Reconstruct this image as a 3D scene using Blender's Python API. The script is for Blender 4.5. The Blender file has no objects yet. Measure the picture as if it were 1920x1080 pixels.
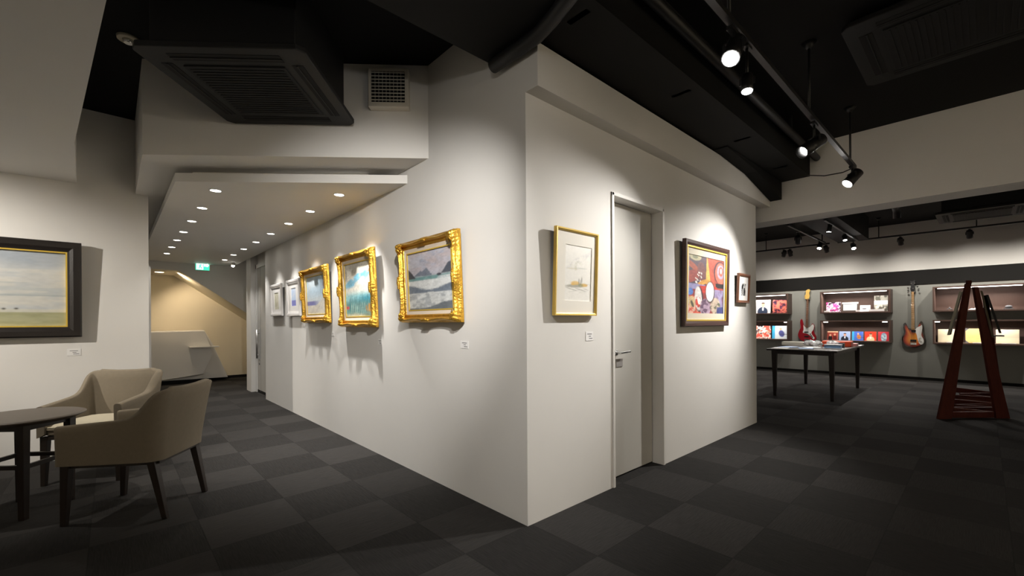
import bpy, bmesh, math, random
import numpy as np
from mathutils import Vector, Matrix
random.seed(7)
sc = bpy.context.scene
COL = sc.collection
PI = math.pi

# ------------------------------------------------------------------ materials
def _nt(name):
    m = bpy.data.materials.new(name); m.use_nodes = True
    nt = m.node_tree; b = nt.nodes['Principled BSDF']
    return m, nt, b
def N(nt, t, **kw):
    n = nt.nodes.new(t)
    for k, v in kw.items():
        if k in n.inputs.keys() if hasattr(n.inputs, 'keys') else False: n.inputs[k].default_value = v
        else: setattr(n, k, v)
    return n
def mat(name, col, rough=.6, metal=0., spec=.5, bump=0., bscale=60., vary=0., vscale=4., stretch=None, emit=None, estr=0., coat=0., trans=0.):
    m, nt, b = _nt(name)
    b.inputs['Base Color'].default_value = (*col, 1)
    b.inputs['Roughness'].default_value = rough
    b.inputs['Metallic'].default_value = metal
    b.inputs['Specular IOR Level'].default_value = spec
    b.inputs['Coat Weight'].default_value = coat
    b.inputs['Transmission Weight'].default_value = trans
    tc = nt.nodes.new('ShaderNodeTexCoord'); mp = nt.nodes.new('ShaderNodeMapping')
    nt.links.new(tc.outputs['Object'], mp.inputs['Vector'])
    if stretch: mp.inputs['Scale'].default_value = stretch
    nz = nt.nodes.new('ShaderNodeTexNoise'); nz.inputs['Scale'].default_value = vscale; nz.inputs['Detail'].default_value = 5
    nt.links.new(mp.outputs[0], nz.inputs['Vector'])
    if vary or True:
        mx = nt.nodes.new('ShaderNodeMix'); mx.data_type = 'RGBA'
        v = vary if vary else .02
        mx.inputs[6].default_value = (*[c * (1 - v) for c in col], 1); mx.inputs[7].default_value = (*[min(1, c * (1 + v)) for c in col], 1)
        nt.links.new(nz.outputs['Fac'], mx.inputs[0]); nt.links.new(mx.outputs[2], b.inputs['Base Color'])
    if bump:
        n2 = nt.nodes.new('ShaderNodeTexNoise'); n2.inputs['Scale'].default_value = bscale; n2.inputs['Detail'].default_value = 3
        nt.links.new(mp.outputs[0], n2.inputs['Vector'])
        bp = nt.nodes.new('ShaderNodeBump'); bp.inputs['Strength'].default_value = bump; bp.inputs['Distance'].default_value = .01
        nt.links.new(n2.outputs['Fac'], bp.inputs['Height']); nt.links.new(bp.outputs[0], b.inputs['Normal'])
    if emit:
        b.inputs['Emission Color'].default_value = (*emit, 1); b.inputs['Emission Strength'].default_value = estr
    return m
def carpet():
    m, nt, b = _nt('carpet_tiles')
    b.inputs['Roughness'].default_value = .95; b.inputs['Specular IOR Level'].default_value = .15
    tc = nt.nodes.new('ShaderNodeTexCoord'); L = nt.links.new
    def M(op, a, bb=None):
        n = nt.nodes.new('ShaderNodeMath'); n.operation = op
        for i, v in enumerate((a, bb)):
            if v is None: continue
            if isinstance(v, (int, float)): n.inputs[i].default_value = v
            else: L(v, n.inputs[i])
        return n.outputs[0]
    sp = nt.nodes.new('ShaderNodeSeparateXYZ'); L(tc.outputs['Object'], sp.inputs[0])
    gx = M('DIVIDE', M('SUBTRACT', sp.outputs[0], .4), .5); gy = M('DIVIDE', M('SUBTRACT', sp.outputs[1], 2.9), .5)
    ix = M('FLOOR', gx); iy = M('FLOOR', gy)
    par = M('FLOORED_MODULO', M('ADD', ix, iy), 2.0)          # 1 = dark tile, pile turned a quarter
    par = M('ROUND', par)
    def stripes(sx, sy):
        mp = nt.nodes.new('ShaderNodeMapping'); mp.inputs['Scale'].default_value = (sx, sy, 1)
        L(tc.outputs['Object'], mp.inputs['Vector'])
        n = nt.nodes.new('ShaderNodeTexNoise'); n.inputs['Scale'].default_value = 1; n.inputs['Detail'].default_value = 4; n.inputs['Roughness'].default_value = .7
        L(mp.outputs[0], n.inputs['Vector']); return n.outputs['Fac']
    a = stripes(9, 150); c = stripes(150, 9)
    s = M('ADD', M('MULTIPLY', a, M('SUBTRACT', 1.0, par)), M('MULTIPLY', c, par))
    wn = nt.nodes.new('ShaderNodeTexWhiteNoise'); wn.noise_dimensions = '2D'
    cb = nt.nodes.new('ShaderNodeCombineXYZ'); L(ix, cb.inputs[0]); L(iy, cb.inputs[1]); L(cb.outputs[0], wn.inputs['Vector'])
    base = M('SUBTRACT', .032, M('MULTIPLY', par, .010))
    base = M('MULTIPLY', base, M('ADD', .90, M('MULTIPLY', wn.outputs['Value'], .20)))
    v = M('MULTIPLY', base, M('ADD', .35, M('MULTIPLY', s, 1.3)))
    # hairline seam between the tiles
    fx = M('ABSOLUTE', M('SUBTRACT', M('FRACT', gx), .5)); fy = M('ABSOLUTE', M('SUBTRACT', M('FRACT', gy), .5))
    seam = M('GREATER_THAN', M('MAXIMUM', fx, fy), .494)
    v = M('MULTIPLY', v, M('SUBTRACT', 1.0, M('MULTIPLY', seam, .25)))
    cc = nt.nodes.new('ShaderNodeCombineColor')
    L(M('MULTIPLY', v, 1.03), cc.inputs[0]); L(M('MULTIPLY', v, .97), cc.inputs[1]); L(M('MULTIPLY', v, .93), cc.inputs[2])
    L(cc.outputs[0], b.inputs['Base Color'])
    bp = nt.nodes.new('ShaderNodeBump'); bp.inputs['Strength'].default_value = .5; bp.inputs['Distance'].default_value = .004
    L(s, bp.inputs['Height']); L(bp.outputs[0], b.inputs['Normal'])
    return m
def attr_mat(name, rough=.6, coat=0.):
    m, nt, b = _nt(name)
    a = nt.nodes.new('ShaderNodeVertexColor'); a.layer_name = 'Col'
    nz = nt.nodes.new('ShaderNodeTexNoise'); nz.inputs['Scale'].default_value = 180
    bp = nt.nodes.new('ShaderNodeBump'); bp.inputs['Strength'].default_value = .12; bp.inputs['Distance'].default_value = .003
    nt.links.new(nz.outputs['Fac'], bp.inputs['Height']); nt.links.new(bp.outputs[0], b.inputs['Normal'])
    nt.links.new(a.outputs['Color'], b.inputs['Base Color'])
    b.inputs['Roughness'].default_value = rough; b.inputs['Coat Weight'].default_value = coat
    return m

WALL = mat('white_wall_paint', (.74, .725, .70), .75, spec=.25, bump=.04, bscale=220)
WALL_W = mat('warm_wall_paint', (.74, .67, .53), .75, spec=.25, bump=.04, bscale=220)
SLABM = mat('white_slab_paint', (.76, .75, .73), .6, spec=.3, bump=.02)
BLACKC = mat('black_ceiling_paint', (.0045, .0045, .0043), .8, spec=.2, bump=.1, bscale=30)
BLACKB = mat('black_beam_paint', (.006, .006, .0057), .75, spec=.25, vary=.1)
DARKW = mat('dark_grey_wall_paint', (.32, .325, .302), .7, spec=.25, vary=.06)
BLACKW = mat('black_wall_band_paint', (.010, .0095, .009), .75, spec=.2)
CARPET = carpet()
DOORM = mat('door_laminate', (.50, .487, .455), .5, spec=.3)
DOORF = mat('door_frame_paint', (.70, .68, .65), .5, spec=.35)
STEEL = mat('brushed_steel', (.6, .6, .6), .3, metal=1., bump=.03, bscale=300)
GREYP = mat('grey_lock_plate', (.36, .34, .33), .45, metal=.3)
BLK = mat('black_powder_coat', (.012, .012, .013), .45, spec=.5)
BLKM = mat('matt_black_pipe', (.010, .010, .0105), .5, spec=.5)
ACM = mat('dark_grey_unit_casing', (.007, .007, .007), .6, spec=.4)
ACM2 = mat('dark_grey_unit_grille', (.006, .006, .0065), .8)
VOID = mat('vent_void', (.004, .004, .004), .9)
VENTM = mat('ivory_vent_plastic', (.66, .62, .54), .5)
GOLD = mat('gilt_gold_leaf', (.74, .40, .055), .30, metal=.78, bump=.5, bscale=70, vary=.45, vscale=26)
GOLD2 = mat('plain_gold_wood', (.72, .50, .12), .42, metal=.45, vary=.12, vscale=9, bump=.05)
GSLIP = mat('gold_slip', (.85, .60, .10), .4, metal=.5)
LINER = mat('linen_liner', (.72, .62, .50), .85, bump=.2, bscale=400)
LINERL = mat('pale_linen_mount', (.66, .61, .50), .85, bump=.2, bscale=400)
MATB = mat('cream_mount_board', (.86, .83, .76), .85)
MATW = mat('white_mount_board', (.84, .82, .80), .85)
WHITEF = mat('white_painted_frame', (.80, .78, .77), .45)
BLKF = mat('black_lacquer_frame', (.014, .011, .010), .34, spec=.6, vary=.3, vscale=30, bump=.1, bscale=120)
DARKWOOD = mat('dark_mahogany_frame', (.060, .026, .020), .38, vary=.3, vscale=20, stretch=(1, 1, 8))
MIDWOOD = mat('brown_wood_frame', (.17, .062, .028), .4, vary=.3, vscale=20, stretch=(1, 1, 8))
FABRIC = mat('taupe_upholstery', (.22, .187, .14), .9, spec=.2, bump=.35, bscale=500, vary=.08, vscale=40)
CUSHM = mat('beige_seat_upholstery', (.52, .47, .36), .9, spec=.2, bump=.35, bscale=500, vary=.06, vscale=40)
LEGM = mat('dark_stained_leg', (.020, .014, .011), .35, vary=.3, vscale=30)
TABTOP = mat('dark_walnut_top', (.075, .058, .045), .38, spec=.45, vary=.25, vscale=12, stretch=(1, 9, 1))
TABLEW = mat('espresso_table_wood', (.030, .022, .019), .4, vary=.25, vscale=12, stretch=(1, 9, 1))
SHELFW = mat('umber_shelf_laminate', (.115, .070, .056), .5, vary=.1, vscale=10, stretch=(1, 6, 1))
REDWOOD = mat('red_brown_stained_timber', (.085, .018, .011), .6, vary=.35, vscale=10, stretch=(6, 6, 1), spec=.2)
PAPER = mat('white_paper', (.85, .85, .86), .7)
PAPERB = mat('pale_blue_print', (.40, .52, .78), .6, vary=.35, vscale=30)
CREAM = mat('cream_card', (.80, .76, .66), .7)
PINKP = mat('pink_print', (.75, .42, .40), .6, vary=.2, vscale=30)
ORANGE = mat('orange_red_box_card', (.72, .075, .02), .5)
BLUEBOX = mat('light_blue_card', (.20, .36, .60), .5)
PLASTIC = mat('clear_plastic_wrap', (.80, .80, .80), .12, spec=.8, trans=.6, bump=.6, bscale=40)
WOODBD = mat('pale_birch_board', (.74, .66, .46), .6, vary=.12, vscale=6, stretch=(1, 1, 14))
WOODBD2 = mat('golden_pine_board', (.78, .55, .20), .55, vary=.18, vscale=6, stretch=(1, 1, 14))
INK = mat('grey_ink', (.12, .12, .13), .8)
LABELM = mat('label_card', (.82, .81, .80), .7)
MAPLE = mat('amber_maple', (.80, .52, .14), .35, coat=.5, vary=.15, vscale=30)
FRETB = mat('rosewood_fingerboard', (.24, .12, .07), .5, vary=.2, vscale=40)
FRETB2 = mat('maple_fingerboard', (.50, .30, .13), .5, vary=.2, vscale=40)
PICKG = mat('white_pickguard', (.86, .86, .84), .3, coat=.4)
CHROME = mat('chrome_hardware', (.8, .8, .8), .15, metal=1.)
BODYRED = mat('candy_red_lacquer', (.36, .008, .018), .2, coat=1.)
PALEP = mat('pale_grey_panel', (.42, .42, .37), .7)
OLIVE = mat('olive_panel_edge', (.12, .10, .06), .6)
SMOKEM = mat('cream_detector_plastic', (.50, .45, .34), .5)
ART = attr_mat('painted_picture', .55)
PRINT = attr_mat('printed_cover', .3, .3)
SUNB = attr_mat('sunburst_lacquer', .2, 1.)
def emis(name, col, s):
    m, nt, b = _nt(name); b.inputs['Base Color'].default_value = (*col, 1)
    b.inputs['Emission Color'].default_value = (*col, 1); b.inputs['Emission Strength'].default_value = s
    nz = nt.nodes.new('ShaderNodeTexNoise'); nz.inputs['Scale'].default_value = 3
    return m
WARM = (1, .93, .82)
LAMP = emis('downlight_lens', WARM, 5)
LAMPS = emis('spot_lamp_lens', (1, .96, .9), 25)
LAMPW = emis('warm_lamp_lens', (1, .80, .52), 1.5)
LED = emis('led_strip_diffuser', (1, .93, .86), 2.2)
GREEN = emis('exit_green', (.05, .75, .42), .30)
GREENW = emis('exit_white', (.80, 1, .93), .6)

# ------------------------------------------------------------------ mesh builder
class MB:
    def __init__(s): s.v = []; s.f = []; s.sm = []
    def add(s, vs, fs, smooth=False):
        o = len(s.v); s.v += [tuple(map(float, p)) for p in vs]; s.f += [tuple(i + o for i in f) for f in fs]; s.sm += [smooth] * len(fs); return s
    def box(s, x0, x1, y0, y1, z0, z1):
        vs = [(x, y, z) for z in (z0, z1) for y in (y0, y1) for x in (x0, x1)]
        return s.add(vs, [(0, 2, 3, 1), (4, 5, 7, 6), (0, 1, 5, 4), (2, 6, 7, 3), (0, 4, 6, 2), (1, 3, 7, 5)])
    def prism(s, poly, z0, z1, axis='Z'):
        n = len(poly)
        def P(a, b, c): return {'Z': (a, b, c), 'Y': (a, c, b), 'X': (c, a, b)}[axis]
        vs = [P(a, b, z0) for a, b in poly] + [P(a, b, z1) for a, b in poly]
        return s.add(vs, [tuple(range(n))[::-1], tuple(range(n, 2 * n))] + [(i, (i + 1) % n, n + (i + 1) % n, n + i) for i in range(n)])
    def bar(s, a, b, w, d, w2=None, d2=None, up=(0, 0, 1)):
        """tapered board from a to b: w across, d the other way"""
        a = Vector(a); b = Vector(b); t = (b - a).normalized(); u = Vector(up)
        if abs(t.dot(u)) > .95: u = Vector((1, 0, 0))
        x = t.cross(u).normalized(); y = x.cross(t).normalized()
        w2 = w if w2 is None else w2; d2 = d if d2 is None else d2
        vs = [a + x * sx * w / 2 + y * sy * d / 2 for sx, sy in ((-1, -1), (1, -1), (1, 1), (-1, 1))] + \
             [b + x * sx * w2 / 2 + y * sy * d2 / 2 for sx, sy in ((-1, -1), (1, -1), (1, 1), (-1, 1))]
        return s.add(vs, [(3, 2, 1, 0), (4, 5, 6, 7), (0, 1, 5, 4), (1, 2, 6, 5), (2, 3, 7, 6), (3, 0, 4, 7)])
    def tube(s, pts, r, n=12, cap=True, rs=None):
        pts = [Vector(p) for p in pts]; o = []; m = len(pts); prev = None
        for i, p in enumerate(pts):
            t = ((pts[min(i + 1, m - 1)] - p).normalized() + (p - pts[max(i - 1, 0)]).normalized())
            if t.length < 1e-6: t = Vector((0, 0, 1))
            t.normalize()
            if prev is None:
                u = Vector((0, 0, 1)) if abs(t.z) < .9 else Vector((1, 0, 0)); x = t.cross(u).normalized()
            else: x = (prev - t * prev.dot(t)).normalized()
            prev = x; y = t.cross(x); rr = rs[i] if rs else r
            o += [p + (x * math.cos(2 * PI * k / n) + y * math.sin(2 * PI * k / n)) * rr for k in range(n)]
        fs = [(i * n + k, i * n + (k + 1) % n, (i + 1) * n + (k + 1) % n, (i + 1) * n + k) for i in range(m - 1) for k in range(n)]
        s.add(o, fs, True)
        if cap: s.add(o[:n], [tuple(range(n))[::-1]]); s.add(o[-n:], [tuple(range(n))])
        return s
    def cyl(s, a, b, r, n=20, r2=None): return s.tube([a, b], r, n, rs=[r, r if r2 is None else r2])
    def grid(s, rows, smooth=True, closed=False):
        n = len(rows[0]); vs = [p for r in rows for p in r]
        fs = [(i * n + k, i * n + (k + 1) % n, (i + 1) * n + (k + 1) % n, (i + 1) * n + k) for i in range(len(rows) - 1) for k in range(n if closed else n - 1)]
        return s.add(vs, fs, smooth)
    def ball(s, c, r, n=10, sz=1.):
        rows = [[(c[0] + r * math.sin(PI * i / n) * math.cos(2 * PI * k / (n * 2)), c[1] + r * math.sin(PI * i / n) * math.sin(2 * PI * k / (n * 2)), c[2] + sz * r * math.cos(PI * i / n)) for k in range(n * 2)] for i in range(n + 1)]
        return s.grid(rows, True, True)
    def build(s, name, m, parent=None, bevel=0., seg=2, label=None):
        me = bpy.data.meshes.new(name); me.from_pydata(s.v, [], s.f); me.materials.append(m)
        me.polygons.foreach_set('use_smooth', s.sm)
        bm = bmesh.new(); bm.from_mesh(me); bmesh.ops.remove_doubles(bm, verts=bm.verts, dist=1e-6)
        bmesh.ops.recalc_face_normals(bm, faces=bm.faces); bm.to_mesh(me); bm.free(); me.update()
        o = bpy.data.objects.new(name, me); COL.objects.link(o)
        if parent: o.parent = parent
        if bevel:
            b = o.modifiers.new('edge', 'BEVEL'); b.width = bevel; b.segments = seg; b.limit_method = 'ANGLE'; b.angle_limit = .6
        if label: o['label'] = label
        return o
def B(*a): return MB().box(*a)
def thing(name, label, cat, loc=(0, 0, 0), rz=0., tilt=0., group=None):
    o = bpy.data.objects.new(name, None); COL.objects.link(o); o.empty_display_size = .1
    o.location = loc; o.rotation_euler = (tilt, 0, rz); tag(o, label, cat, group); return o
def tag(o, label, cat, group=None, kind=None):
    o['label'] = label; o['category'] = cat
    if group: o['group'] = group
    if kind: o['kind'] = kind
    return o
def struct(name, mb, m, parent=None, **k):
    o = mb.build(name, m, parent, **k)
    if parent is None: o['kind'] = 'structure'
    return o
def copy_tree(o, parent=None):
    c = o.copy(); COL.objects.link(c); c.parent = parent
    for ch in [q for q in bpy.data.objects if q.parent == o]: copy_tree(ch, c)
    return c

# ------------------------------------------------------------------ pictures as vertex colour
def vnoise(x, y, seed=0):
    xi = np.floor(x).astype(int); yi = np.floor(y).astype(int); fx = x - xi; fy = y - yi
    fx = fx * fx * (3 - 2 * fx); fy = fy * fy * (3 - 2 * fy)
    def h(a, b):
        n = (a * 374761393 + b * 668265263 + seed * 974711) & 0x7fffffff
        n = ((n ^ (n >> 13)) * 1274126177) & 0x7fffffff
        return ((n ^ (n >> 16)) & 0xffff) / 65535.
    return (h(xi, yi) * (1 - fx) + h(xi + 1, yi) * fx) * (1 - fy) + (h(xi, yi + 1) * (1 - fx) + h(xi + 1, yi + 1) * fx) * fy
def fbm(x, y, seed=0, o=4):
    t = 0; a = .5
    for i in range(o): t = t + a * vnoise(x * 2 ** i, y * 2 ** i, seed + i); a *= .5
    return t / .94
def canvas(nx, ny):
    u, v = np.meshgrid((np.arange(nx)) / (nx - 1), (np.arange(ny)) / (ny - 1)); return u, v, np.zeros((ny, nx, 3))
def put(im, msk, c):
    k = np.clip(msk, 0, 1)[..., None]; im[:] = im * (1 - k) + np.array(c) * k
def sstep(a, b, x): t = np.clip((x - a) / (b - a), 0, 1); return t * t * (3 - 2 * t)
def ell(u, v, cx, cy, rx, ry, rot=0., soft=.08):
    a = (u - cx) * math.cos(rot) + (v - cy) * math.sin(rot); b = -(u - cx) * math.sin(rot) + (v - cy) * math.cos(rot)
    d = np.sqrt((a / rx) ** 2 + (b / ry) ** 2); return 1 - sstep(1 - soft, 1 + soft, d)
def lin(c): return tuple(((x / 255) / 12.92 if x / 255 < .04045 else ((x / 255 + .055) / 1.055) ** 2.4) for x in c)
def finish(im, k=1, amt=.10, seed=3):
    for _ in range(k):
        p = np.pad(im, ((1, 1), (1, 1), (0, 0)), 'edge')
        im = (p[:-2, 1:-1] + p[2:, 1:-1] + p[1:-1, :-2] + p[1:-1, 2:] + 2 * p[1:-1, 1:-1]) / 6
    ny, nx, _ = im.shape; u, v = np.meshgrid(np.arange(nx) / nx, np.arange(ny) / ny)
    b = fbm(u * 26, v * 44, seed, 3) - .5; c = fbm(u * 9 + 5, v * 13, seed + 7, 3) - .5
    return np.clip(im * (1 + amt * 2.4 * b + amt * 2 * c)[..., None] + amt * .08 * b[..., None] * np.array((1, .6, -.4)), 0, 1)
def picture(name, im, w, h, x0, z0, y, m, parent):
    """a flat sheet facing local -Y with one colour per vertex"""
    ny, nx, _ = im.shape
    vs = [(x0 + w * i / (nx - 1), y, z0 + h * j / (ny - 1)) for j in range(ny) for i in range(nx)]
    fs = [(j * nx + i, j * nx + i + 1, (j + 1) * nx + i + 1, (j + 1) * nx + i) for j in range(ny - 1) for i in range(nx - 1)]
    me = bpy.data.meshes.new(name); me.from_pydata(vs, [], fs); me.materials.append(m)
    ca = me.color_attributes.new('Col', 'FLOAT_COLOR', 'POINT')
    a = np.ones((ny * nx, 4)); a[:, :3] = np.clip(im.reshape(-1, 3), 0, 1); ca.data.foreach_set('color', a.ravel())
    o = bpy.data.objects.new(name, me); COL.objects.link(o); o.parent = parent; return o

def art_seascape():
    u, v, im = canvas(150, 120)
    n = fbm(u * 4, v * 9, 3); n2 = fbm(u * 14, v * 30, 9)
    im[:] = np.array(lin((192, 192, 204)))
    put(im, sstep(.35, .7, n) * sstep(.55, .8, v), lin((196, 184, 188)))
    put(im, sstep(.5, .75, fbm(u * 5, v * 12, 21)) * sstep(.6, .9, v), lin((168, 176, 198)))
    put(im, sstep(.60, .62, .2 + n * .8) * sstep(.80, 1, v) * .4, lin((206, 196, 196)))
    isl = .60 + .11 * np.maximum(0, 1 - np.abs(u - .44) / .10) + .07 * np.maximum(0, 1 - np.abs(u - .30) / .13) + .015 * n2
    put(im, ((v < isl) & (v > .56)).astype(float) * ((u > .16) & (u < .56)), lin((126, 134, 150)))
    put(im, (v < .57 + .02 * n).astype(float), lin((176, 190, 196)))
    put(im, ((v < .56 + .02 * n) & (v > .48)).astype(float), lin((118, 160, 162)))
    put(im, ((v < .55) & (v > .50)) * sstep(.4, .6, n2) * sstep(.3, .9, u), lin((214, 222, 226)))
    put(im, ((v < .49 + .03 * n) & (v > .34)).astype(float), lin((226, 230, 232)))
    r = .56 + .16 * np.maximum(0, 1 - u / .17) + .02 * n2
    put(im, ((u < .17) & (v < r) & (v > .55)).astype(float), lin((66, 72, 84)))
    r = .58 + .17 * sstep(.74, .96, u) + .02 * n2
    put(im, ((u > .76) & (v < r) & (v > .585)).astype(float), lin((88, 94, 106)))
    put(im, ell(u, v, .72, .575, .05, .022), lin((66, 70, 80)))
    wv = .375 + .05 * np.cos(u * 5.5 + .3) + .03 * n2
    put(im, ((v < wv) & (v > .26)).astype(float), lin((120, 132, 148)))
    put(im, ((v < wv) & (v > wv - .02)) * sstep(.4, .6, n2) * .6, lin((196, 204, 210)))
    put(im, (v < .275 + .03 * n).astype(float), lin((218, 222, 224)))
    put(im, (v < .27) * sstep(.47, .60, fbm(u * 9, v * 22, 31)) * .6, lin((150, 158, 166)))
    put(im, (v < .015 + .11 * sstep(.35, 1, u) + .03 * n).astype(float), lin((112, 120, 128)))
    return im
def art_forest():
    u, v, im = canvas(120, 150)
    n = fbm(u * 3, v * 4, 5); n2 = fbm(u * 20, v * 6, 8)
    im[:] = np.array(lin((226, 222, 210)))
    put(im, ell(u, v, .45, .92, .25, .16, 0, .7) * .55, lin((168, 166, 158)))
    put(im, sstep(.45, .6, n + .25 * ell(u, v, .45, .71, .5, .07, .25, .5)) * ell(u, v, .45, .70, .5, .10, .25, .3), lin((120, 186, 214)))
    put(im, ell(u, v, .95, .78, .2, .06, .5, .7) * .8 * sstep(.3, .6, n2), lin((98, 178, 214)))
    put(im, ell(u, v, .35, .66, .3, .05, .1, .8) * .45, lin((140, 172, 184)))
    put(im, ell(u, v, .97, .83, .09, .02, .4, .4), lin((210, 170, 130)))
    put(im, (1 - sstep(.40, .56, v + .06 * n)), lin((150, 200, 206)))
    put(im, (1 - sstep(.34, .48, v + .05 * n)) * sstep(.2, .9, u), lin((60, 150, 172)))
    put(im, (1 - sstep(.25, .36, v + .04 * n)), lin((112, 160, 158)))
    for i in range(15):
        x = .08 + .06 * i; hgt = .30 + .10 * ((i * 37) % 7) / 7
        put(im, ell(u, v, x, hgt * .62, .014 + .006 * (i % 3), hgt * .42, 0, .4) * .8, lin((54, 112, 118)))
    for i in range(8):
        x = .22 + .075 * i; put(im, ell(u, v, x, .16, .009, .10, 0, .3) * .8, lin((214, 226, 208)))
    put(im, ell(u, v, .06, .17, .07, .03, 0, .5), lin((206, 78, 84)))
    put(im, ell(u, v, .92, .15, .12, .07, 0, .5) * sstep(.3, .6, n2), lin((214, 150, 52)))
    put(im, (1 - sstep(.03, .12, v + .05 * n2)) * .8, lin((206, 196, 168)))
    put(im, (1 - sstep(.0, .10, v)) * sstep(.6, .9, u) * .7, lin((72, 116, 104)))
    return im
def art_path():
    u, v, im = canvas(80, 100)
    n = fbm(u * 3, v * 5, 15)
    im[:] = np.array(lin((186, 208, 224)))
    put(im, sstep(.4, .65, n) * .6, lin((214, 222, 226)))
    put(im, (1 - sstep(.28, .62, v)) * .6, lin((222, 224, 222)))
    put(im, ell(u, v, .95, .76, .10, .10, 0, .5) * .7, lin((150, 120, 140)))
    put(im, ((v < .34 + .02 * n) & (v > .22)) * sstep(.8, .3, u), lin((132, 132, 186)))
    put(im, (v < .24 + .22 * sstep(.45, 1, u)), lin((222, 218, 208)))
    put(im, (np.abs(v - (.02 + .5 * sstep(.3, 1.1, u)) + .02 * n) < .012) * .4, lin((176, 172, 176)))
    put(im, (1 - sstep(0, .07, v)) * .8, lin((226, 222, 202)))
    return im
def art_small_blue():
    u, v, im = canvas(36, 50)
    im[:] = np.array(lin((196, 214, 240)))
    put(im, (1 - sstep(.28, .34, v)), lin((134, 138, 206)))
    put(im, sstep(.5, .6, fbm(u * 3, v * 6, 2)) * sstep(.4, .6, v) * .6, lin((220, 226, 240)))
    return im
def art_small_beige():
    u, v, im = canvas(36, 50)
    im[:] = np.array(lin((218, 214, 196)))
    put(im, sstep(.5, .62, fbm(u * 4, v * 4, 12)) * .5, lin((188, 190, 160)))
    put(im, ell(u, v, .5, .3, .3, .12, .3, .6) * .4, lin((170, 160, 140)))
    return im
def art_watercolour():
    u, v, im = canvas(90, 150)
    n = fbm(u * 10, v * 14, 40)
    im[:] = np.array(lin((240, 238, 232)))
    put(im, ell(u, v, .5, .74, .48, .05, .3, .6) * sstep(.4, .6, n) * .5, lin((190, 190, 196)))
    put(im, ell(u, v, .42, .64, .20, .08, .1, .4) * sstep(.35, .6, n) * .55, lin((196, 196, 170)))
    put(im, ell(u, v, .62, .60, .20, .012, .0, .4) * .4, lin((160, 170, 160)))
    put(im, ell(u, v, .28, .58, .22, .012, .0, .4) * .4, lin((190, 180, 150)))
    put(im, ell(u, v, .48, .28, .44, .035, .05, .3) * sstep(.3, .5, n) * .75, lin((140, 136, 120)))
    for (x, y, rx, ry) in ((.40, .325, .16, .035), (.72, .295, .15, .03), (.30, .30, .07, .02)):
        put(im, ell(u, v, x, y, rx, ry, 0, .3) * .85, lin((228, 186, 92)))
    for (x, y, ry) in ((.53, .36, .055), (.64, .38, .065), (.59, .34, .05)):
        put(im, ell(u, v, x, y, .015, ry, 0, .3) * .75, lin((96, 96, 84)))
    put(im, ell(u, v, .60, .29, .10, .03, 0, .4) * .6, lin((120, 132, 96)))
    for k in range(7):
        put(im, ell(u, v, .15 + .11 * k, .22 - .012 * (k % 3), .10, .006, -.12, .5) * .55, lin((120, 116, 104)))
        put(im, ell(u, v, .2 + .1 * k, .16 + .01 * (k % 4), .06, .004, .1, .5) * .35, lin((140, 140, 130)))
    return im
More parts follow.
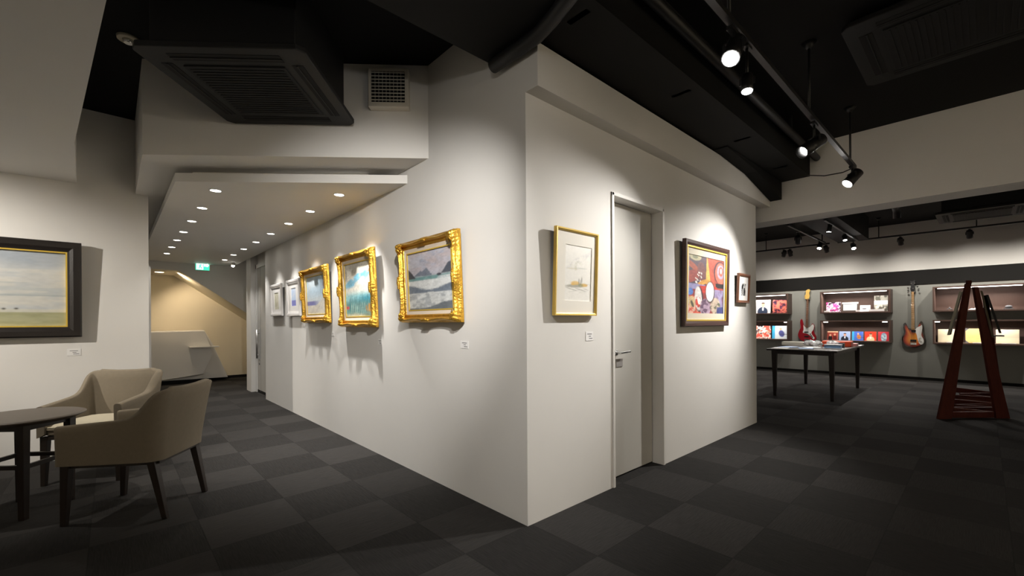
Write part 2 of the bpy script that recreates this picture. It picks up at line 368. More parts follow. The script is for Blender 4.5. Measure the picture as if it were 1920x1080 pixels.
def art_abstract():
    u, v, im = canvas(150, 170)
    n = fbm(u * 5, v * 5, 77); n2 = fbm(u * 18, v * 18, 5)
    im[:] = np.array(lin((148, 62, 58)))
    put(im, (u < .48) & (v > .50), lin((84, 66, 78)))
    put(im, ell(u, v, .10, .64, .22, .10, .3), lin((158, 70, 62)))
    put(im, ell(u, v, .10, .82, .18, .05, -.4), lin((170, 84, 60)))
    put(im, ell(u, v, .35, .72, .12, .18, .2) * .8, lin((120, 72, 70)))
    put(im, ell(u, v, .18, .98, .16, .07), lin((176, 168, 132)))
    put(im, ell(u, v, .17, .97, .07, .03), lin((120, 124, 92)))
    put(im, ((u > .48) & (v > .45)), lin((172, 82, 66)))
    put(im, ell(u, v, .90, .76, .20, .22), lin((66, 52, 60)))
    put(im, ell(u, v, .91, .75, .17, .20), lin((206, 110, 92)))
    put(im, ell(u, v, .91, .78, .11, .13), lin((160, 150, 170)))
    put(im, ell(u, v, .92, .79, .07, .09), lin((208, 96, 80)))
    put(im, ell(u, v, .92, .80, .03, .05), lin((190, 180, 190)))
    put(im, ((u > .76) & (v < .56) & (v > .47)), lin((44, 40, 44)))
    t = (1 - v) / .46; put(im, ((np.abs(u - .50 - .04 * t) < .012 + .06 * t) & (v > .53)), lin((206, 166, 86)))
    put(im, ell(u, v, .40, .55, .17, .04, .3), lin((206, 150, 70)))
    put(im, ((v < .50 + .02 * n) & (v > .42)) * (u < .45), lin((150, 146, 190)))
    put(im, ((v < .49) & (v > .36)) * ((u > .3) & (u < .8)), lin((196, 62, 50)))
    put(im, ((v < .44) & (u > .70)).astype(float), lin((118, 84, 106)))
    put(im, ((v < .44) & (u > .70)) * sstep(.45, .6, n), lin((150, 140, 176)))
    put(im, ell(u, v, .05, .37, .08, .06), lin((86, 128, 204)))
    put(im, ((v < .30) & (u < .34)).astype(float), lin((206, 84, 66)))
    put(im, ((v < .30) & (u < .34)) * sstep(.5, .6, n2), lin((226, 180, 160)))
    put(im, ell(u, v, .10, .20, .10, .09, -.5), lin((214, 186, 140)))
    put(im, ell(u, v, .11, .16, .03, .07, .6), lin((90, 84, 70)))
    put(im, ell(u, v, .29, .25, .115, .23, .1), lin((52, 40, 46)))
    put(im, ell(u, v, .27, .26, .095, .21, .1), lin((232, 226, 222)))
    put(im, ell(u, v, .27, .20, .08, .10, .1) * sstep(.48, .55, n2), lin((200, 70, 60)))
    put(im, ell(u, v, .47, .10, .15, .16), lin((176, 152, 172)))
    put(im, ell(u, v, .47, .10, .15, .16) * sstep(.5, .58, n2), lin((104, 80, 104)))
    put(im, ell(u, v, .76, .14, .15, .15), lin((196, 178, 160)))
    put(im, ell(u, v, .76, .14, .15, .15) * sstep(.5, .58, n2), lin((96, 100, 84)))
    put(im, ((v < .12) & (u > .80)) * sstep(.4, .6, n), lin((70, 76, 128)))
    put(im, ell(u, v, .60, .385, .135, .195), lin((56, 30, 34)))
    put(im, ell(u, v, .595, .39, .115, .175), lin((242, 240, 238)))
    for k in range(16):
        a = k * 2.4; put(im, ell(u, v, .27 + .08 * math.sin(a * 1.7), .62 + .09 * math.cos(a), .011, .016, a), lin((236, 232, 226)))
    return im
def art_bw():
    u, v, im = canvas(40, 56)
    im[:] = np.array(lin((70, 70, 72)))
    n = fbm(u * 5, v * 6, 3)
    put(im, sstep(.5, .56, n), lin((196, 196, 196))); put(im, ell(u, v, .3, .7, .2, .16), lin((28, 28, 30)))
    put(im, ell(u, v, .75, .4, .16, .3), lin((24, 24, 26))); put(im, ell(u, v, .4, .22, .12, .1), lin((150, 150, 150)))
    return im
def art_beach():
    u, v, im = canvas(200, 130)
    n = fbm(u * 3, v * 26, 50); n2 = fbm(u * 5, v * 9, 60)
    im[:] = np.array(lin((186, 190, 192)))
    put(im, sstep(.40, .62, n) * .6, lin((206, 204, 198)))
    put(im, ell(u, v, .80, .94, .5, .14, -.1, .5) * .55, lin((138, 152, 170)))
    put(im, sstep(.35, .6, n2) * ((v > .2) & (v < .75)) * .5, lin((212, 208, 196)))
    put(im, ((v > .40) & (v < .58)) * sstep(.5, .6, n) * .5, lin((160, 172, 180)))
    put(im, ((v > .405) & (v < .42)) * .45, lin((140, 152, 158)))
    put(im, (v < .20).astype(float), lin((168, 168, 134)))
    put(im, (v < .20) * sstep(.42, .6, fbm(u * 5, v * 30, 70)) * .5, lin((148, 150, 112)))
    put(im, ((v < .235) & (v > .20)) * .6, lin((206, 202, 182)))
    for x, y in ((.40, .185), (.62, .24), (.69, .242), (.55, .235), (.28, .19)):
        put(im, ell(u, v, x, y, .013, .009, 0, .3), lin((52, 52, 46)))
    return im
def cover(seed, bg, fg, skin=(206, 160, 130), style='man'):
    u, v, im = canvas(30, 30)
    n = fbm(u * 5, v * 5, seed); n2 = fbm(u * 9, v * 9, seed + 9)
    im[:] = np.array(lin(bg))
    if style == 'man':
        put(im, ell(u, v, .5, .12, .34, .36), lin(fg)); put(im, ell(u, v, .52, .62, .12, .16), lin(skin)); put(im, ell(u, v, .52, .75, .12, .06), lin((60, 50, 44)))
        put(im, ell(u, v, .52, .32, .05, .14), lin((230, 230, 235)))
    elif style == 'crowd':
        put(im, sstep(.45, .55, n), lin(fg)); put(im, sstep(.58, .66, n2), lin(skin)); put(im, sstep(.6, .66, 1 - n), lin((40, 24, 40)))
    elif style == 'sit':
        put(im, ell(u, v, .62, .4, .18, .26, .3), lin(fg)); put(im, ell(u, v, .55, .75, .08, .1), lin(skin)); put(im, (u < .2), lin((60, 160, 206))); put(im, ((v < .36) & (v > .32)) * (u > .5), lin((60, 60, 66)))
    elif style == 'band':
        put(im, ell(u, v, .28, .2, .2, .3), lin((30, 22, 24))); put(im, ell(u, v, .28, .55, .09, .12), lin(skin)); put(im, ell(u, v, .7, .25, .18, .34), lin(fg)); put(im, ell(u, v, .7, .62, .09, .12), lin(skin)); put(im, (v > .88), lin((214, 176, 140)))
    elif style == 'tall':
        put(im, ell(u, v, .5, .4, .25, .5), lin(fg)); put(im, sstep(.5, .6, n2) * ell(u, v, .5, .4, .25, .5), lin((190, 206, 210)))
    elif style == 'sheet':
        put(im, ((v > .14) & (v < .78)) * ((u > .07) & (u < .93)), lin((232, 232, 232))); put(im, ((v > .2) & (v < .7)) * sstep(.52, .56, n2) * ((u > .12) & (u < .88)) * .5, lin((120, 120, 122)))
        put(im, (v > .86), lin((236, 236, 236))); put(im, ((v > .78) & (v < .86)), lin((40, 36, 34)))
    elif style == 'card':
        put(im, ell(u, v, .42, .45, .22, .12), lin(fg))
    elif style == 'photo':
        put(im, sstep(.45, .55, n), lin(fg)); put(im, ((v > .42) & (v < .68)), lin((236, 236, 232))); put(im, ell(u, v, .5, .25, .4, .15) * sstep(.4, .6, n2), lin((190, 186, 176)))
    return im

# ------------------------------------------------------------------ the setting
XC, YC, ZC = 1.866, 1.894, 3.30
struct('floor', B(-4.2, 12.6, -4.2, 12.2, -.1, 0), CARPET)
struct('ceiling', B(-4.2, 12.6, -4.2, 12.2, ZC, ZC + .1), BLACKC)
struct('wall_gallery_left', B(XC, XC + .12, YC + .11, 8.03, 0, ZC), WALL)
w = MB().box(XC, 2.78, YC, YC + .11, 0, ZC).box(3.53, 5.82, YC, YC + .11, 0, ZC).box(2.78, 3.53, YC, YC + .11, 2.215, ZC)
struct('wall_gallery_right', w, WALL)
struct('wall_gallery_end', B(5.70, 5.82, YC + .11, 4.6, 0, ZC), WALL)
struct('wall_right_room_side', B(5.70, 12.6, 4.6, 4.72, 0, ZC), WALL)
struct('trim_overhang', B(XC, 6.0, 1.79, YC, 2.655, 2.915), WALL)
struct('trim_cross_beam', B(6.0, 6.35, -4.1, 4.6, 2.483, ZC), WALL)
struct('trim_black_beam', B(-4.1, 6.0, 1.37, 2.17, 2.93, ZC), BLACKB)
struct('trim_black_duct_wedge', MB().prism([(4.35, 2.92), (5.15, 2.87), (5.998, 2.72), (5.998, 2.93), (4.35, 2.93)], 1.66, 1.785, 'Y'), BLACKB)
struct('wall_rear_white', B(12.40, 12.55, -4.1, 4.6, 2.285, ZC), WALL)
struct('wall_rear_black_band', B(12.36, 12.55, -4.1, 4.6, 1.985, 2.285), BLACKW)
struct('wall_rear_dark', B(12.38, 12.55, -4.1, 4.6, 0, 1.985), DARKW)
struct('baseboard_rear', B(12.36, 12.38, -4.1, 4.6, 0, .055), BLACKW)
struct('wall_picture_left', B(-4.1, .28, 5.787, 5.907, 0, ZC), WALL)
struct('wall_side_left', B(-4.2, -4.1, -4.1, 5.787, 0, ZC), WALL)
struct('wall_behind', B(-4.1, 12.5, -4.2, -4.1, 0, ZC), WALL)
struct('trim_left_soffit', MB().prism([(-4.1, -4.0), (.10, -4.0), (.055, 1.2), (-.009, 2.414), (-.195, 4.50), (-.237, 5.787), (-4.1, 5.787)], 2.58, ZC), WALL)
# bulkhead over the corridor, running back with a low white soffit
struct('trim_bulkhead', MB().prism([(XC, 3.0), (.18, 4.40), (.18, 5.79), (.28, 5.90), (-1.2, 5.907), (-1.2, 10.65), (XC, 10.65)], 2.56, ZC), WALL)
# dropped slab with a smaller block above it
D = Vector((-.766, .643))
struct('trim_slab', MB().prism([(XC, 3.34), (.395, 4.575), (.395, 10.65), (XC, 10.65)], 2.44, 2.512), SLABM)
struct('trim_slab_upper', MB().prism([(XC - .2, 3.66), (.52, 4.63), (.52, 10.65), (XC - .2, 10.65)], 2.512, 2.56), SLABM)
# corridor: recessed door, pilaster, far end
struct('wall_recess', B(1.975, 2.10, 8.03, 9.05, 0, ZC), WALL)
struct('wall_recess_return', B(XC + .12, 2.10, 7.93, 8.03, 0, ZC), WALL)
struct('wall_pilaster', B(XC, 2.10, 9.05, 9.40, 0, ZC), WALL)
struct('wall_corridor_right', B(2.45, 2.55, 9.40, 11.88, 0, ZC), WALL)
struct('wall_corridor_right_return', B(2.10, 2.55, 9.30, 9.40, 0, ZC), WALL)
struct('wall_corridor_end', B(-1.3, 2.55, 11.76, 11.88, 0, 3.0), WALL_W)
struct('wall_corridor_left', B(-1.3, -1.2, 5.9, 11.76, 0, ZC), WALL)
struct('wall_corridor_left_end_post', B(.32, .405, 7.9, 8.0, 0, 2.06), SLABM)
# stair underside above the far end: front face, sloping and flat underside in one solid
st = MB().prism([(-1.2, 2.285), (.975, 2.285), (2.45, 1.225), (2.45, 2.9), (-1.2, 2.9)], 10.65, 11.76, 'Y')
struct('trim_stair_underside', st, WALL_W)
struct('wall_stair_front', MB().prism([(-1.2, 2.287), (.976, 2.287), (2.45, 1.228), (2.45, 3.2), (-1.2, 3.2)], 10.60, 10.65, 'Y'), WALL)
struct('baseboard_corridor_end', B(-1.2, 2.45, 11.745, 11.76, 0, .06), BLACKW)
struct('baseboard_recess', B(1.955, 1.975, 8.03, 9.05, 0, .05), BLACKW)

# black pipework under the ceiling
o = MB().tube([(1.5, 1.51, 2.985), (5.99, 1.51, 2.985)], .05, 14); 
for x in (1.9, 3.1, 4.3, 5.4): o.box(x - .02, x + .02, 1.44, 1.58, 2.93, 3.3)
tag(o.build('ceiling_pipe', BLKM), 'black pipe running under the black beam above the white overhang, lower one of the pair', 'pipe')
# ------------------------------------------------------------------ cove: conduit round the beam corner
o = MB().tube([(1.80, 2.12, 2.885), (1.80, 1.86, 2.885), (1.795, 1.72, 2.887), (1.76, 1.58, 2.887), (1.70, 1.40, 2.888), (1.66, 1.30, 2.91), (1.655, 1.27, 2.98), (1.655, 1.27, ZC)], .042, 16)
tag(o.build('ceiling_conduit', BLKM), 'black curved conduit hanging at the top corner of the white wall', 'pipe')
o = MB().tube([(1.5, 1.30, 3.12), (5.99, 1.30, 3.12)], .035, 12)
for x in (2.0, 3.5, 5.0): o.box(x - .015, x + .015, 1.29, 1.31, 3.12, 3.3)
tag(o.build('ceiling_pipe', BLKM), 'thin black pipe close under the dark ceiling, upper one of the pair beside the beam', 'pipe')

# ------------------------------------------------------------------ doors
def lever_door():
    d = bpy.data.objects.new('door_1', None); COL.objects.link(d); d['kind'] = 'structure'; d.location = (3.15, 2.0, 0)
    X = 3.15; Y = 2.0
    f = MB()
    for (a, b, z0, z1) in ((2.765 - X, 2.79 - X, 0, 2.225), (3.52 - X, 3.545 - X, 0, 2.225), (2.765 - X, 3.545 - X, 2.20, 2.225)):
        f.box(a, b, 1.884 - Y, 2.06 - Y, z0, z1)
    f.build('door_frame', DOORF, d, bevel=.002)
    B(2.792 - X, 3.512 - X, -.01, .03, .012, 2.195).build('door_leaf', DOORM, d, bevel=.002)
    B(3.512 - X, 3.52 - X, -.004, .03, 0, 2.2).build('door_gap', VOID, d)
    h = MB().cyl((2.965 - X, -.01, 1.0), (2.965 - X, -.055, 1.0), .010).bar((2.955 - X, -.055, 1.0), (3.09 - X, -.058, 1.006), .014, .014)
    h.cyl((2.965 - X, -.010, 1.0), (2.965 - X, -.016, 1.0), .022)
    h.build('door_handle', STEEL, d, bevel=.002)
    B(2.955 - X, 3.045 - X, -.016, -.01, .885, .95).build('lock_plate', GREYP, d, bevel=.002)
lever_door()
def pull_door():
    d = bpy.data.objects.new('door_2', None); COL.objects.link(d); d['kind'] = 'structure'; d.location = (1.975, 8.54, 0)
    f = MB()
    for y0, y1, z0, z1 in ((-.46, -.40, 0, 2.32), (.44, .50, 0, 2.32), (-.46, .50, 2.25, 2.32)): f.box(-.035, 0, y0, y1, z0, z1)
    f.build('door_frame', SLABM, d, bevel=.002)
    B(-.018, 0, -.40, .44, .03, 2.25).build('door_leaf', DOORM, d)
    B(-.021, -.018, .215, .222, .03, 2.25).build('leaf_joint', GREYP, d)
    h = MB().cyl((-.06, .30, .62), (-.06, .30, 1.14), .014)
    for z in (.68, 1.08): h.cyl((-.06, .30, z), (-.018, .30, z), .009)
    h.box(-.026, -.018, .26, .34, .60, 1.16)
    h.build('door_handle', STEEL, d)
    MB().cyl((-.018, .30, .52), (-.026, .30, .52), .018).build('keyhole', INK, d)
pull_door()

# ------------------------------------------------------------------ frames and paintings
def place(side, h, z, tilt):
    if side == 'L': return (XC - .012, h, z), -PI / 2
    if side == 'R': return (h, YC - .012, z), 0.
    return (h, 5.787 - .012, z), 0.
def flat_frame(w, h, band, t, lip=.012):
    """mitred moulding, local x right, z up, front at -y"""
    m = MB(); prof = [(0, 0), (0, -t * .86), (band * .12, -t), (band * .55, -t * .96), (band * .8, -t * .80), (band, -t * .72), (band, 0)]
    rows = []
    for a, c in ((0, 0), (1, 0), (1, 1), (0, 1), (0, 0)):
        rows.append([(-w / 2 + a * w + (1 - 2 * a) * p, y, c * h + (1 - 2 * c) * p) for p, y in prof])
    m.grid(rows, False); return m
def ornate_frame(w, h, band, t):
    """swept gilt moulding with scalloped outer rim and leafy corners"""
    m = MB(); prof = [(0, 0), (0, -.40), (.04, -.46), (.06, -.64), (.14, -.80), (.24, -.96), (.34, -1.0), (.44, -.92), (.54, -.70), (.62, -.52), (.70, -.46), (.78, -.50), (.84, -.56), (.90, -.50), (1, -.40), (1, 0)]
    rows = []
    def side(p0, p1, inx, inz, L):
        n = max(24, int(L / .008)); out = []
        for i in range(n + 1):
            s = i / n; x = p0[0] + (p1[0] - p0[0]) * s; z = p0[1] + (p1[1] - p0[1]) * s
            d = min(s, 1 - s) * L; dc = abs(s - .5) * L
            corner = math.exp(-(d / .075) ** 2); cen = math.exp(-(dc / .05) ** 2)
            sc_ = .013 * (1 - max(corner, cen)) * (.5 + .5 * math.cos(2 * PI * (min(d, L / 2) / (L / 2) - .5)) )
            sc_ += .0035 * math.sin(d * 230) * max(corner, cen)
            row = []
            for q, y in prof:
                off = q * band + (0 if y > -.45 and q < .1 else sc_ if q < .3 else sc_ * max(0, 1 - (q - .3) / .4))
                off = max(off, 0)
                # keep the mitre: clip the run so ends meet at 45 degrees
                yy = y * t * (1 + .22 * corner * math.exp(-((q - .3) / .25) ** 2) + .16 * cen * math.exp(-((q - .3) / .2) ** 2))
                if y < -.4 and .05 < q < .66: yy += .0045 * math.sin(d * 190 + q * 26) * (corner + cen) + .0012 * math.sin(d * 420 + q * 60)
                if .75 < q < .9: yy += .0022 * math.sin(s * L * 2 * PI / .016)
                row.append((off, yy))
            out.append((s, row))
        res = []
        for s, row in out:
            r = []
            for off, yy in row:
                a = off + (L - 2 * off) * s            # mitred run
                px = p0[0] + (p1[0] - p0[0]) / L * a + inx * off
                pz = p0[1] + (p1[1] - p0[1]) / L * a + inz * off
                r.append((px, yy, pz))
            res.append(r)
        return res
    W = w / 2
    for p0, p1, ix, iz, L in (((-W, 0), (W, 0), 0, 1, w), ((W, 0), (W, h), -1, 0, h), ((W, h), (-W, h), 0, -1, w), ((-W, h), (-W, 0), 1, 0, h)):
        m.grid(side(p0, p1, ix, iz, L), True)
    return m
def ornaments(w, h, band, t, parent):
    for cx, cz in ((-w / 2, 0), (w / 2, 0), (-w / 2, h), (w / 2, h)):
        m = MB(); sx = 1 if cx < 0 else -1; sz = 1 if cz == 0 else -1
        c0 = (cx + sx * .034, cz + sz * .034)
        for k in range(9):                      # a fan of lobed leaves sharing one boss
            a = -.35 + (k / 8) * (PI / 2 + .7); r = .050 + .016 * (k % 2)
            m.tube([(c0[0], -t * .95, c0[1]), (c0[0] + sx * r * .5 * math.cos(a), -t * 1.22, c0[1] + sz * r * .5 * math.sin(a)), (c0[0] + sx * r * math.cos(a), -t * .92, c0[1] + sz * r * math.sin(a))], .01, 6, rs=[.010, .0095, .0035])
        m.ball((c0[0], -t * 1.10, c0[1]), .020, 6)
        m.build('corner_ornament', GOLD, parent)
    for cx, cz, hx in ((0, .026, 1), (0, h - .026, 1), (-w / 2 + .026, h / 2, 0), (w / 2 - .026, h / 2, 0)):
        m = MB()
        for k in range(-3, 4):
            dx, dz = (k * .014, -abs(k) * .002) if hx else (0, k * .014)
            m.ball((cx + dx, -t * 1.12, cz + dz), .0150 - .0016 * abs(k), 5)
        m.build('centre_ornament', GOLD, parent)
def gilt_painting(h0, h1, z0, z1, tilt, t, art, label, band=.070, liner=.038):
    w = h1 - h0; h = z1 - z0
    loc, rz = place('L', (h0 + h1) / 2, z0, tilt)
    r = thing('gilt_framed_painting', label, 'painting', loc, rz, tilt, 'gilt framed oil paintings on the long wall')
    f = ornate_frame(w, h, band, t).build('frame', GOLD, r)
    ornaments(w, h, band, t, r)
    iw = w - 2 * band; ih = h - 2 * band
    l = MB()
    pr = [(0, -.40 * t), (liner * .7, -.30 * t), (liner, -.28 * t), (liner, -.1 * t)]
    l.grid([[(-iw / 2 + a * iw + (1 - 2 * a) * p, y, band + c * ih + (1 - 2 * c) * p) for p, y in pr] for a, c in ((0, 0), (1, 0), (1, 1), (0, 1), (0, 0))], False)
    l.build('liner', LINER, r)
    g = MB(); q = liner * .8
    for x0, x1, a, b in ((-iw / 2 + q, iw / 2 - q, band + q, band + liner + .002), (-iw / 2 + q, iw / 2 - q, h - band - liner - .002, h - band - q), (-iw / 2 + q, -iw / 2 + liner + .002, band + q, h - band - q), (iw / 2 - liner - .002, iw / 2 - q, band + q, h - band - q)):
        g.box(x0, x1, -.34 * t, -.24 * t, a, b)
    g.build('slip', GSLIP, r)
    cw = iw - 2 * liner; ch = ih - 2 * liner
    picture('canvas', art, cw, ch, -cw / 2, band + liner, -.2 * t, ART, r)
    B(-w / 2 + .02, w / 2 - .02, -.004, .004, .02, h - .02).build('backing', LEGM, r)
gilt_painting(2.517, 3.355, 1.251, 1.917, .045, .062, finish(art_seascape(), 2, 0.15), 'gold ornate framed seascape of breaking grey waves and rocks, nearest the wall corner', .066, .036)
gilt_painting(3.863, 4.690, 1.207, 1.965, .045, .058, finish(art_forest(), 2, 0.2), 'gold ornate framed painting of teal trees under a blue cloud, tallest gilt frame', .070, .038)
gilt_painting(5.065, 5.935, 1.253, 1.927, .045, .055, finish(art_path(), 2, 0.12), 'gold ornate framed pale landscape with purple horizon, smallest gilt frame beside the white ones', .072, .034)
def plain_picture(side, h0, h1, z0, z1, tilt, t, band, fm, name, label, art, mount, ox, oz, mm, group=None, slip=None, cat='picture', inner=None, insets=None):
    w = h1 - h0; h = z1 - z0; loc, rz = place(side, (h0 + h1) / 2, z0, tilt)
    r = thing(name, label, cat, loc, rz, tilt, group)
    flat_frame(w, h, band, t).build('frame', fm, r)
    B(-w / 2 + .01, w / 2 - .01, -.004, .002, .01, h - .01).build('backing', LEGM, r)
    il, ir, ib, it_ = -w / 2 + band * .9, w / 2 - band * .9, band * .9, h - band * .9
    if slip:
        s = .016; g = MB()
        g.box(il, ir, -t * .74, -t * .3, ib, ib + s); g.box(il, ir, -t * .74, -t * .3, it_ - s, it_); g.box(il, il + s, -t * .74, -t * .3, ib + s, it_ - s); g.box(ir - s, ir, -t * .74, -t * .3, ib + s, it_ - s)
        g.build('slip', slip, r)
    if insets:
        a0, a1, b0, b1 = insets
        m = MB().box(il, ir, -t * .42, -t * .25, ib, b0).box(il, ir, -t * .42, -t * .25, b1, it_).box(il, a0, -t * .42, -t * .25, b0, b1).box(a1, ir, -t * .42, -t * .25, b0, b1)
        m.build('mount', mm, r)
        picture('print', art, a1 - a0, b1 - b0, a0, b0, -t * .27, ART, r)
    else:
        picture('canvas', art, ir - il, it_ - ib, il, ib, -t * .3, ART, r)
    return r
plain_picture('L', 6.12, 6.70, 1.348, 1.848, .03, .03, .055, WHITEF, 'white_framed_picture', 'white framed small blue sea picture, right of the two white frames', art_small_blue(), 0, 0, 0, MATW, 'small white framed pictures', insets=(-.10, .10, .14, .385))
plain_picture('L', 6.95, 7.555, 1.361, 1.838, .03, .03, .055, WHITEF, 'white_framed_picture', 'white framed pale beige picture, farthest along the wall near the recessed door', art_small_beige(), 0, 0, 0, MATW, 'small white framed pictures', insets=(-.11, .11, .10, .35))
plain_picture('R', 2.083, 2.528, 1.291, 1.864, .038, .026, .018, GOLD2, 'gold_framed_watercolour', 'thin plain gold framed pale watercolour hung left of the white door', finish(art_watercolour(), 1, 0.04), 0, 0, 0, MATB, insets=(-.115, .165, .10, .47))
plain_picture('R', 3.839, 4.848, 1.199, 2.006, .022, .036, .054, DARKWOOD, 'dark_framed_print', 'large dark brown framed colourful abstract print hung right of the white door', finish(art_abstract(), 1, 0.22), 0, 0, 0, LINERL, slip=GSLIP, insets=(-.395, .405, .126, .678))
plain_picture('R', 5.143, 5.486, 1.453, 1.785, .044, .026, .030, MIDWOOD, 'brown_framed_photo', 'small brown framed black and white photo near the far end of the white wall', art_bw(), 0, 0, 0, MATW, insets=(-.055, .075, .085, .22))
plain_picture('B', -1.42, -.206, 1.135, 2.008, .03, .052, .098, BLKF, 'black_framed_seascape', 'black framed pale beach painting with gold inner edge above the armchairs', finish(art_beach(), 1, 0.06), 0, 0, 0, None, slip=GSLIP, cat='painting')

def label_card(side, h, z, w, hh, label):
    loc, rz = place(side, h, z, 0)
    r = thing('wall_label', label, 'label', loc, rz, 0, 'picture caption cards')
    B(-w / 2, w / 2, .0095, .0115, 0, hh).build('card', LABELM, r)
    t = MB()
    for k, (a, b) in enumerate(((-.30, .30), (-.10, .18), (-.05, .38))):
        zz = hh * (.72 - .24 * k); t.box(a * w, b * w, .0088, .0096, zz - hh * .035, zz + hh * .035)
    t.build('caption', INK, r)
label_card('L', 2.53, 1.062, .095, .055, 'small white caption card below and right of the wave painting')
label_card('L', 3.87, 1.045, .075, .050, 'small white caption card below and right of the teal tree painting')
label_card('L', 5.06, 1.10, .075, .045, 'small white caption card under the smallest gilt frame')
label_card('L', 6.08, 1.20, .06, .030, 'tiny caption card under the blue sea picture in white frame')
label_card('L', 6.94, 1.22, .07, .045, 'tiny caption card under the farthest white framed picture')
label_card('R', 2.487, 1.115, .085, .065, 'small white caption card below the gold framed watercolour')
label_card('B', -.262, .958, .092, .062, 'small white caption card below the black framed painting')

# ------------------------------------------------------------------ corridor: counter, sign, lamps
r = thing('low_counter', 'low white sloping counter with a thin ledge under the stair slope at the corridor end', 'counter', (1.0, 11.6, 0))
X, Y = 1.0, 11.6
MB().prism([(-1.15 - X, .10), (1.90 - X, .06), (1.63 - X, .79), (1.47 - X, 1.11), (-1.15 - X, 1.07)], 11.42 - Y, 11.74 - Y, 'Y').build('body', WALL, r, bevel=.003)
MB().prism([(-1.15 - X, -.01 + .11), (.60 - X, .10), (.79 - X, .11), (1.43 - X, .178), (1.60 - X, .60), (1.46 - X, 1.095), (-1.15 - X, 1.055)], 11.28 - Y, 11.415 - Y, 'Y').build('front_panel', SLABM, r, bevel=.003)
B(-1.15 - X, 1.55 - X, 11.45 - Y, 11.73 - Y, 0, .14).build('plinth', BLACKW, r)
B(1.18 - X, 1.70 - X, 11.14 - Y, 11.275 - Y, .745, .77).build('ledge', SLABM, r, bevel=.002)
r = thing('exit_sign', 'green lit emergency exit sign under the corridor ceiling', 'sign', (1.34, 10.56, 2.315))
B(-.128, .122, 0, .04, -.005, .175).build('housing', SLABM, r, bevel=.003)
B(-.115, .11, -.004, 0, .004, .166).build('panel', GREEN, r)
pm = MB().box(-.102, .008, -.006, -.004, .014, .156).box(.022, .088, -.006, -.004, .078, .128)
pm.prism([(.070, .064), (.104, .103), (.070, .142)], -.006, -.004, 'Y').build('pictogram', GREENW, r)
fg = MB().prism([(-.07, .03), (-.055, .03), (-.042, .062), (-.028, .045), (-.026, .020), (-.012, .020), (-.014, .056), (-.034, .082), (-.026, .10), (-.010, .09), (-.004, .10), (-.026, .116), (-.05, .112), (-.072, .092), (-.066, .084), (-.05, .095), (-.056, .074)], -.0075, -.006, 'Y')
fg.cyl((-.030, -.006, .132), (-.030, -.0075, .132), .011).build('running_figure', GREEN, r)

def spot(name, loc, aim, power, size, blend=.5, col=(1, .93, .83), rad=.03):
    l = bpy.data.lights.new(name, 'SPOT'); l.energy = power; l.color = col; l.spot_size = math.radians(size); l.spot_blend = blend; l.shadow_soft_size = rad
    o = bpy.data.objects.new(name, l); COL.objects.link(o); o.location = loc
    o.rotation_euler = (Vector(aim) - Vector(loc)).to_track_quat('-Z', 'Y').to_euler(); return o
def make_downlight():
    r = thing('downlight', 'x', 'ceiling light', (0, 0, 0), group='downlights in the dropped slab')
    rim = MB(); n = 24
    rim.grid([[(a * math.cos(2 * PI * k / n), a * math.sin(2 * PI * k / n), z) for k in range(n)] for a, z in ((.050, 0), (.050, -.004), (.043, -.005), (.040, -.002), (.040, 0))], True, True)
    rim.build('rim', SLABM, r)
    MB().cyl((0, 0, 0), (0, 0, -.0025), .040, 24).build('lens', LAMP, r)
    return r
DL = make_downlight(); first = True
rowR = [4.05, 4.85, 5.62, 6.41, 7.21, 8.01, 8.80, 9.60]; rowL = [4.65, 5.44, 6.22, 7.02, 7.76, 8.52, 9.34]
ordn = ['nearest the slab front edge', 'second from the slab front edge', 'third from the slab front edge', 'fourth from the slab front edge', 'fifth from the slab front edge', 'sixth from the slab front edge', 'seventh from the slab front edge', 'farthest down the corridor']
for row, x, word in ((rowR, 1.557, 'picture wall'), (rowL, .688, 'left edge')):
    for i, y in enumerate(row):
        d = DL if first else copy_tree(DL); first = False
        d.location = (x, y, 2.4405)
        d['label'] = f'round recessed downlight in the row along the {word}, ' + (ordn[-1] if i == len(row) - 1 else ordn[i])
        if x > 1: spot('downlight_lamp', (x, y, 2.43), (x + .06, y, 0), (36, 24, 20, 14, 12, 12, 10, 8)[i], 76, .9, (1, .965, .91), .02)
        else: spot('downlight_lamp', (x, y, 2.43), (x, y, 0), 6.0, 90, .7, (1, .93, .83), .02)
r = thing('corner_downlight', 'small lamp under the slab end beside the pilaster', 'ceiling light', (1.755, 9.98, 2.44))
MB().cyl((0, 0, 0), (0, 0, -.05), .03).build('housing', SLABM, r); MB().ball((0, 0, -.055), .028, 8).build('lens', LAMP, r)
r = thing('alcove_downlight', 'warm round downlight in the low flat soffit of the far alcove', 'ceiling light', (.70, 11.10, 2.285))
MB().cyl((0, 0, 0), (0, 0, -.006), .085).build('rim', WALL_W, r); MB().cyl((0, 0, -.006), (0, 0, -.009), .07).build('lens', LAMPW, r)
spot('alcove_lamp', (.95, 11.0, 2.265), (2.2, 11.1, 0), 11, 160, .6, (1, .80, .54), .06)

